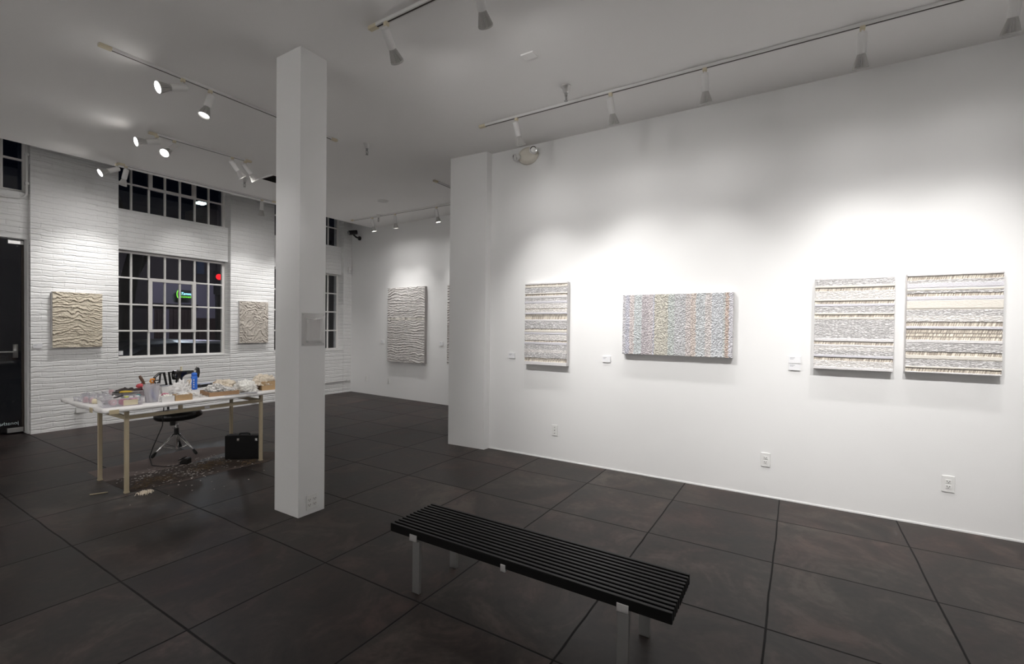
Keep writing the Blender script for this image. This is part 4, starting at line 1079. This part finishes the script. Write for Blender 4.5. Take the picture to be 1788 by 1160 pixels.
e = put('cardboard_box', 'taller tan cardboard box at the table end beside the column', 'box', 2.965, 5.10, math.radians(-6))
obj('box_body', tray_bm(.17,.17,.098,.004), MT['kraft'], e)
o = obj('fiber_fluff', heap(.115,.105,.105,47,.3,3,5,rough=.12), MT['beige_fluff'], None, smooth=True, loc=(2.945,5.12,Z+.055)); tag(o, 'beige fluffy fibres overflowing the taller cardboard box', 'fibres')
e = put('grey_paper_sheet', 'grey paper sheet under the tray at the front table edge', 'paper', 2.62, 4.985, math.radians(-3))
obj('sheet', box(nb(), -.17,.15,-.06,.05,0,.0012), MT['graypaper'], e)
bm = nb()
rs = random.Random(9)
for k in range(70):
    x = rs.uniform(2.17,2.36); y = rs.uniform(5.0,5.36)
    s = rs.uniform(.010,.035)
    M = Matrix.Translation((x,y,Z+.003+rs.uniform(0,.010))) @ Matrix.Rotation(rs.uniform(0,6),4,'Z') @ Matrix.Rotation(rs.uniform(-.15,.15),4,'X')
    box(bm, -s,s,-.004,.004,-.0006,.0006, M)
o = obj('paper_strips', bm, MT['paperwhite'], None); tag(o, 'loose white paper strips scattered mid table before the blue bottle', 'paper strips', kind='stuff')

# ------------------------------------------------------------------ stool, pedal, case, floor litter
e = thing('stool', 'black drum stool with backrest and chrome tripod under the table', 'stool', (2.49, 6.09, 0), 0)
bm = nb(); lathe(bm, [(.12,.405),(.195,.410),(.212,.430),(.212,.475),(.195,.498),(.10,.505)], 40); obj('seat', bm, MT['black_vinyl'], e, smooth=True)
bm = nb(); tube(bm, [(.13,-.17,.455),(.19,-.10,.455),(.215,0,.455)], [.032,.036,.032], 12); obj('seat_roll', bm, MT['brown_vinyl'], e, smooth=True)
bm = nb(); cyl(bm, (0,0,.385),(0,0,.408),.045,.06,16); box(bm, -.075,-.03,-.05,-.02,.345,.41); obj('seat_mount', bm, MT['black_rubber'], e)
bm = nb(); cyl(bm, (0,0,.045),(0,0,.39),.0125,seg=14); cyl(bm, (0,0,.30),(0,0,.345),.019,seg=14); post = obj('post', bm, MT['chrome'], e, smooth=False)
bm = nb(); cyl(bm, (0,0,.225),(0,0,.30),.023,seg=14); obj('collar', bm, MT['black_rubber'], e)
bm = nb(); tube(bm, [(-.02,-.01,.325),(-.05,-.03,.315)], .006, 8); obj('wing_nut', bm, MT['chrome'], post)
for (fx, fy) in ((-.236,-.005),(.104,-.223),(.135,.229)):
    f = Vector((fx,fy,0)); u_ = f.normalized()
    bm = nb()
    side = Vector((-u_.y,u_.x,0))*.011
    for s in (-1,1): tube(bm, [u_*.024+side*s+Vector((0,0,.235)), f*.92+side*s*.4+Vector((0,0,.045))], .0065, 8)
    tube(bm, [Vector((0,0,.055)), f*.62+Vector((0,0,.115))], .005, 8)
    lg = obj('leg', bm, MT['chrome'], e, smooth=True)
    bm = nb(); tube(bm, [f*.86+Vector((0,0,.062)), f*.97+Vector((0,0,.028)), f*1.03+Vector((0,0,.012))], [.014,.018,.012], 10); obj('rubber_foot', bm, MT['black_rubber'], lg, smooth=True)
# split backrest: two framed mesh pads on a bracket
def pad(x0,x1,y, slant):
    bm = nb(); t = .014
    P = [(x0,.76),(x0+.015,.885),(x0+.06,.925),(x1-slant,.93),(x1,.76)] if slant > 0 else [(x0,.76),(x0+slant*-1-.06,.93),(x1-.03,.925),(x1,.885),(x1,.76)]
    pts = [(px,y,pz) for px,pz in P]; pts.append(pts[0])
    tube(bm, pts, t, 8)
    box(bm, x0+.01, x1-.01, y-.008, y+.008, .70, .79)
    return bm
bk = Matrix.Rotation(0,4,'Z')
o = obj('backrest', pad(-.155,-.02,.19,.03), MT['black_vinyl'], e, smooth=False); 
bm = nb(); tube(bm, [(-.098,.19,.77),(-.085,.19,.92)], .009, 8); obj('backrest_slat', bm, MT['black_vinyl'], o)
o = obj('backrest', pad(.02,.125,.19,-.04), MT['black_vinyl'], e, smooth=False)
bm = nb(); tube(bm, [(0,.03,.40),(0,.20,.42),(0,.215,.55),(0,.21,.75)], .012, 8); box(bm,-.12,.11,.195,.210,.71,.75); obj('backrest_bracket', bm, MT['black_rubber'], e)

e = thing('foot_pedal', 'black sewing machine foot pedal on brown paper under the table', 'pedal', (2.365, 5.58, .003), math.radians(28))
bm = nb(); prism(bm, [(-.045,0),(.045,0),(.045,.024),(.0,.062),(-.035,.066),(-.045,.055)], 0, -.032, .032); obj('pedal_body', bm, MT['black_vinyl'], e, bevel=.006)
bm = nb(); box(bm, -.026,.026,-.03,.035,.060,.066, Matrix.Rotation(-.55,4,'X') @ Matrix.Translation((0,.0,.0))); obj('tread', bm, MT['black_rubber'], e)
o = obj('power_cord', tube(nb(), [(2.34,5.56,.02),(2.27,5.56,.006),(2.19,5.63,.006),(2.14,5.78,.007),(2.19,5.98,.05),(2.235,6.01,.15),(2.29,5.93,.38),(2.30,5.92,.60),(2.33,5.915,.725)], .005, 8), MT['black_rubber'], None, smooth=True)
tag(o, 'thin black cord running from the foot pedal up to the table', 'cord')

p0 = Vector((2.667,5.394)); p1 = Vector((2.885,5.11)); wd = (p1-p0); L = wd.length
e = thing('hard_case', 'upright black briefcase-like hard case with chrome latches under the table', 'case', (p0.x, p0.y, 0.003), math.atan2(wd.y, wd.x))
obj('case_body', box(nb(), 0, L, .0, .115, 0, .262), MT['black_case'], e, bevel=.008)
bm = nb(); box(bm, -.002, L+.002, .052, .060, -.001+.002, .2645); obj('seam_band', bm, MT['black_vinyl'], e)
bm = nb(); tube(bm, [(L*.36,.056,.262),(L*.37,.056,.276),(L*.42,.056,.281),(L*.61,.056,.281),(L*.66,.056,.276),(L*.67,.056,.262)], .009, 10); obj('handle', bm, MT['black_vinyl'], e, smooth=True)
for x in (L*.40, L*.93):
    bm = nb(); box(bm, x-.013, x+.013, -.006, .001, .205, .235); box(bm, x-.009,x+.009,-.010,-.005,.212,.224); obj('latch', bm, MT['chrome'], e, bevel=.001)

# papers under table
def sheet(name, label, poly, z, m, cat='paper'):
    bm = nb()
    prism(bm, poly, 2, z, z+.0012)
    o = obj(name, bm, m, None); tag(o, label, cat); return o
sheet('floor_paper', 'pinkish brown kraft paper strip on floor beneath the stool', [(1.70,6.06),(1.69,5.50),(2.30,5.52),(2.85,5.72),(3.05,5.95),(2.62,6.22),(2.2,6.12)], .0004, MT['pinkpaper'])
sheet('floor_paper', 'dark brown kraft paper with scraps on floor at front of the table', [(1.685,5.56),(1.705,5.03),(2.16,4.965),(2.50,4.985),(2.86,4.93),(3.20,5.10),(3.10,5.36),(2.70,5.50),(2.2,5.54)], .0018, MT['brownpaper'])
bm = nb(); rs = random.Random(21)
def flake(x, y, z, s, asp=.6, tilt=.3):
    M = Matrix.Translation((x,y,z)) @ Matrix.Rotation(rs.uniform(0,6.3),4,'Z') @ Matrix.Rotation(rs.uniform(-tilt,tilt),4,'X')
    poly = [(-s,-s*asp),(s*.7,-s*asp*.8),(s,s*asp*.5),(s*.1,s*asp),(-s*.8,s*asp*.6)]
    A = [bm.verts.new(M @ Vector((a,b,-.0005))) for a,b in poly]; B = [bm.verts.new(M @ Vector((a,b,.0006))) for a,b in poly]
    bm.faces.new(A[::-1]); bm.faces.new(B)
    for i in range(5): bm.faces.new((A[i],A[(i+1)%5],B[(i+1)%5],B[i]))
for k in range(210):
    t = rs.random()
    x = 1.75+t*1.05+rs.gauss(0,.06); y = rs.gauss(5.50,.10) if rs.random() < .55 else rs.uniform(4.97,5.7)
    flake(x, y, .0045, rs.uniform(.004,.013))
for k in range(90):
    a = rs.gauss(2.25,.12); b_ = rs.gauss(5.17,.10)
    flake(a, b_, .0045+rs.uniform(0,.008), rs.uniform(.006,.016), .35)
for k in range(14): flake(rs.uniform(1.45,2.7), rs.uniform(4.5,5.0), .0012, rs.uniform(.004,.009))
o = obj('paper_scraps', bm, MT['scrap'], None); tag(o, 'white paper scraps strewn over brown paper under the table', 'scraps', kind='stuff')
bm = nb()
for k in range(260):
    c = rs.choice([(1.93,5.25),(2.02,5.2),(2.42,5.25),(2.5,5.35),(2.55,5.28),(1.78,5.1),(2.35,5.2),(2.75,5.05)])
    x = rs.gauss(c[0],.05); y = rs.gauss(c[1],.05); z = .004+rs.uniform(0,.014)
    a = rs.uniform(0,6.3); l = rs.uniform(.012,.035)
    tube(bm, [(x-l*math.cos(a),y-l*math.sin(a),z),(x,y,z+.006),(x+l*math.cos(a+.5),y+l*math.sin(a+.5),z)], .0022, 4)
o = obj('fiber_lint', bm, MT['lint'], None); tag(o, 'brown fibre lint tufts on the dark paper under table', 'lint', kind='stuff')
e = thing('wooden_stick', 'short pale stick lying on the floor left of table', 'stick', (1.54, 5.21, .005), math.radians(-26))
bm = nb(); tube(bm, [(-.06,0,0),(.06,0,0)], .0045, 8); obj('stick', bm, MT['tan_steel'], e, smooth=True)
bm = nb()
for k in range(60):
    x = 1.765+rs.gauss(0,.028); y = 4.90+rs.gauss(0,.02); a = rs.uniform(0,6.3); l = rs.uniform(.01,.03)
    tube(bm, [(x-l*math.cos(a),y-l*math.sin(a),.003),(x,y,.010+rs.uniform(0,.012)),(x+l*math.cos(a+.6),y+l*math.sin(a+.6),.003)], .002, 4)
o = obj('fluff_tuft', bm, MT['beige_fluff'], None); tag(o, 'small beige tuft of fluff on floor in front of table leg', 'fluff', kind='stuff')

# ------------------------------------------------------------------ night street beyond the windows
GZ = -.25
o = obj('street_ground', box(nb(), -30, 60, 9.3, 60, GZ-.1, GZ), MT['night'], None); o['kind'] = 'structure'
BY = 30.0
e = thing('street_building', 'pale lilac stucco building with dark doors across the street', 'building', (10.4, BY, GZ))
obj('wall', box(nb(), .55, 3.95, 0, 4, 0, 4.15), MT['facade'], e)
obj('dark_wing', box(nb(), 3.95, 24, -.02, 4, 0, 9), MT['facade_dark'], e)
obj('upper_storey', box(nb(), -16, 3.95, .1, 4, 4.15, 7.6), MT['facade_dark'], e)
obj('side_wing', box(nb(), -16, 0.55, .0, 4, 0, 4.15), MT['facade_dark'], e)
for x0,x1,zt in ((.80,1.25,2.55),(1.50,2.78,2.58),(2.80,3.93,2.10)):
    bm = nb(); n = max(4,int((x1-x0)/.16))
    w = (x1-x0)/n
    for k in range(n): box(bm, x0+k*w, x0+(k+1)*w-.02, -.06-(k%2)*.02, -.001, 0, zt)
    obj('door', bm, MT['rolldoor'], e)
bm = nb(); box(bm, .0,2.8,-.35,-.001,2.74,2.86); obj('awning', bm, MT['facade_dark'], e)
bm = nb(); box(bm, 2.9,3.25,-.03,-.001+.1,4.7,6.0); obj('window', bm, mat('dim_blue_window',(.03,.045,.08),.3,emit=.25), e)
bm = nb(); box(bm, -.1,.25,.0,.09,5.9,6.6); obj('amber_patch', bm, MT['amber_glow'], e)  # small glowing amber patch added on the upper storey
e = thing('neon_sign', 'small green and cyan neon sign glowing outside behind the large window', 'sign', (12.42, BY-.5, 3.15))
bm = nb(); pts = [(-.26+.085*math.cos(a),0,.22*math.sin(a)) for a in [k*2*PI/24 for k in range(25)]]
tube(bm, pts, .022, 8); obj('neon_ring', bm, MT['neon_green'], e, smooth=True)
def neon_text(txt, size, x, z, m, nm):
    fc = bpy.data.curves.new(nm, 'FONT'); fc.body = txt; fc.size = size; fc.extrude = .006; fc.shear = .25
    tmp = bpy.data.objects.new('tmp_text', fc); col.objects.link(tmp)
    dg = bpy.context.evaluated_depsgraph_get(); me = bpy.data.meshes.new_from_object(tmp.evaluated_get(dg)); bpy.data.objects.remove(tmp)
    for v in me.vertices: v.co = Vector((v.co.x, v.co.z, v.co.y))
    me.materials.append(m); o = bpy.data.objects.new(nm, me); col.objects.link(o); o.parent = e; o.location = (x, 0, z)
neon_text("Tammy's", .20, -.17, -.02, MT['neon_cyan'], 'neon_script')
neon_text('CLEANERS', .125, -.17, -.18, MT['neon_green'], 'neon_caption')
bm = nb(); box(bm, -.3,.36,.03,.05,-.24,.24); obj('back_board', bm, MT['facade_dark'], e)
bm = nb(); box(bm, -.2,-.18,.05,.5,.0,.02); box(bm,.2,.22,.05,.5,.0,.02); obj('bracket', bm, MT['facade_dark'], e)
# red traffic signal
e = thing('traffic_signal', 'red traffic signal glowing outside behind the right column of the window', 'traffic signal', (14.0, 29.0, GZ))
bm = nb(); cyl(bm, (0,.25,0),(0,.25,4.4),.07,seg=12); obj('pole', bm, MT['black_rubber'], e)
bm = nb(); box(bm,-.2,.2,0,.2,3.5,4.85); obj('housing', bm, MT['black_rubber'], e)
bm = nb(); cyl(bm,(0,-.03,4.52),(0,.01,4.52),.17,seg=24); obj('red_lens', bm, MT['red_glow'], e)
# street lamp
e = thing('street_lamp', 'street lamp glowing pale green beyond the upper window', 'street lamp', (9.9, 22.6, GZ))
bm = nb(); cyl(bm,(0,0,0),(0,0,7.0),.07,.05,12); tube(bm,[(0,0,6.9),(0,-.2,7.1),(0,-.5,7.05)],.04,8); obj('pole', bm, MT['black_rubber'], e)
bm = nb(); box(bm,-.16,.16,-.75,-.4,6.98,7.1); hd = obj('lamp_head', bm, MT['black_rubber'], e, bevel=.02)
bm = nb(); box(bm,-.15,.15,-.73,-.42,6.90,6.98); obj('lamp_glass', bm, MT['street_glow'], hd, bevel=.02)
# tree
e = thing('street_tree', 'dark tree trunk outside behind the left panes of the large window', 'tree', (4.28, 13.0, GZ))
bm = nb(); tube(bm, [(0,0,0),(.02,0,.9),(-.03,0,1.7),(.05,0,2.5),(.2,0,3.3),(.3,.1,4.3)], [.24,.19,.17,.17,.14,.10], 14); tr = obj('trunk', bm, MT['bark'], e, smooth=True)
for q in (((.04,0,2.5),(.35,.1,3.1),(.8,.2,3.9)),((.02,0,2.2),(-.3,.1,3.0),(-.5,.1,4.0)),((.2,0,3.3),(.1,.1,4.0),(-.1,.2,4.8))):
    bm = nb(); tube(bm, q, [.09,.06,.03], 8); obj('branch', bm, MT['bark'], tr, smooth=True)
# parked car
e = thing('parked_car', 'dark parked car seen low through the left panes of large window', 'car', (3.55, 11.9, GZ), PI); e.scale = (1,1,.9)
prof = [(-3.9,.30),(-3.95,.75),(-3.7,.98),(-2.9,1.06),(-2.2,1.50),(-1.0,1.56),(-.35,1.52),(.30,1.20),(.55,1.05),(.62,.72),(.58,.30)]
def car_body():
    bm = nb(); secs = [(-.86,.86),(-.80,.95),(-.55,1.0),(0,1.015),(.55,1.0),(.80,.95),(.86,.86)]
    rings = []
    for (y,s) in secs:
        rings.append([bm.verts.new((px*(1 if s>.9 else .985), y, .30+(pz-.30)*s)) for px,pz in prof])
    n = len(prof)
    for A,B in zip(rings,rings[1:]):
        for i in range(n):
            j = (i+1)%n
            bm.faces.new((A[i],A[j],B[j],B[i]))
    bm.faces.new(rings[0][::-1]); bm.faces.new(rings[-1])
    return bm
obj('car_body', car_body(), MT['carpaint'], e, smooth=False, bevel=.03, seg=3)
for y in (-.872,.872):
    bm = nb(); prism(bm, [(-2.55,1.10),(-2.1,1.42),(-1.35,1.45),(-1.35,1.10)], 1, min(y,y*.985), max(y,y*.985)); obj('side_window', bm, MT['carglass'], e)
    bm = nb(); prism(bm, [(-1.25,1.10),(-1.25,1.45),(-.45,1.42),(.0,1.12)], 1, min(y,y*.985), max(y,y*.985)); obj('side_window', bm, MT['carglass'], e)
    for x in (-3.1,-.15):
        bm = nb(); M = Matrix.Translation((x, y*.96, .32)) @ Matrix.Rotation(PI/2,4,'X'); lathe(bm, [(.20,-.1),(.30,-.1),(.32,-.07),(.32,.07),(.30,.1),(.20,.1)], 28, M); wh = obj('wheel', bm, MT['black_rubber'], e)
        bm = nb(); lathe(bm, [(.19,-.103),(.19,.103)], 20, M); obj('hub_cap', bm, MT['alu'], wh)
bm = nb(); box(bm, .56,.64,-.75,-.5,.72,.86); obj('tail_light', bm, MT['red_glow'], e)

def lamp(kind, loc, energy, color, size=.3):
    L = bpy.data.lights.new('street_lamp_and_fill', kind); L.energy = energy; L.color = color; L.shadow_soft_size = size; L.specular_factor = .05
    lo = bpy.data.objects.new('street_lamp_and_fill', L); col.objects.link(lo); lo.location = loc
lamp('POINT', (9.9, 22.0, 6.3), 260, (.8,.9,1.0))
lamp('POINT', (11.9, 26.0, 4.5), 240, (.8,.75,1.0))  # fill added to lift the facade, no lamp stands here
lamp('POINT', (5.6, 14.0, 3.0), 6, (.8,.88,1.0))  # weak fill added for highlights on the car, not a street lamp

GR = {'track_spotlight':'track spotlights on the ceiling','lighting_track':'ceiling lighting tracks','wall_label':'white wall label cards','wall_outlet':'white wall outlets',
 'outlet_box':'surface outlet boxes on the brick wall','wall_relief':'framed wall reliefs','plastic_cup':'clear plastic cups on the table','fire_sprinkler':'ceiling fire sprinklers','ribbon_roll':'ribbon rolls on the table',
 'small_jar':'small jars in the clear bin','cardboard_box':'tan cardboard boxes on the table','plastic_bin':'clear plastic bins on the table','fleece_heap':'fleecy heaps on the table','floor_paper':'kraft papers under the table','conduit':'white conduits on the brick wall'}
for o in col.objects:
    if o.parent is None and o.get('label'):
        g = GR.get(o.name.split('.')[0])
        if g: o['group'] = g

# ------------------------------------------------------------------ world, camera, colour
w = bpy.data.worlds.new('night'); scene.world = w; w.use_nodes = True
bg = w.node_tree.nodes['Background']; bg.inputs['Color'].default_value = (.0012,.0016,.0035,1); bg.inputs['Strength'].default_value = 1.0

cam = bpy.data.cameras.new('camera'); co = bpy.data.objects.new('camera', cam); col.objects.link(co); scene.camera = co
yaw, pitch, roll_, f, cx, cy = 0.5465, -0.0137, 0.0119, 805.6447, 903.4955, 583.7225
Fv = Vector((math.cos(yaw)*math.cos(pitch), math.sin(yaw)*math.cos(pitch), math.sin(pitch)))
r0 = Vector((math.sin(yaw), -math.cos(yaw), 0)); u0 = r0.cross(Fv)
rv = r0*math.cos(roll_) + u0*math.sin(roll_); uv = -r0*math.sin(roll_) + u0*math.cos(roll_)
co.matrix_world = Matrix(((rv.x,uv.x,-Fv.x,0),(rv.y,uv.y,-Fv.y,0),(rv.z,uv.z,-Fv.z,1.5),(0,0,0,1)))
cam.sensor_width = 36.0; cam.sensor_fit = 'HORIZONTAL'
cam.lens = f/1788*36.0
cam.shift_x = -(cx-894)/1788; cam.shift_y = (cy-580)/1788
cam.clip_start = .05; cam.clip_end = 300

scene.view_settings.view_transform = 'Standard'
scene.view_settings.look = 'None'
scene.view_settings.exposure = -0.62
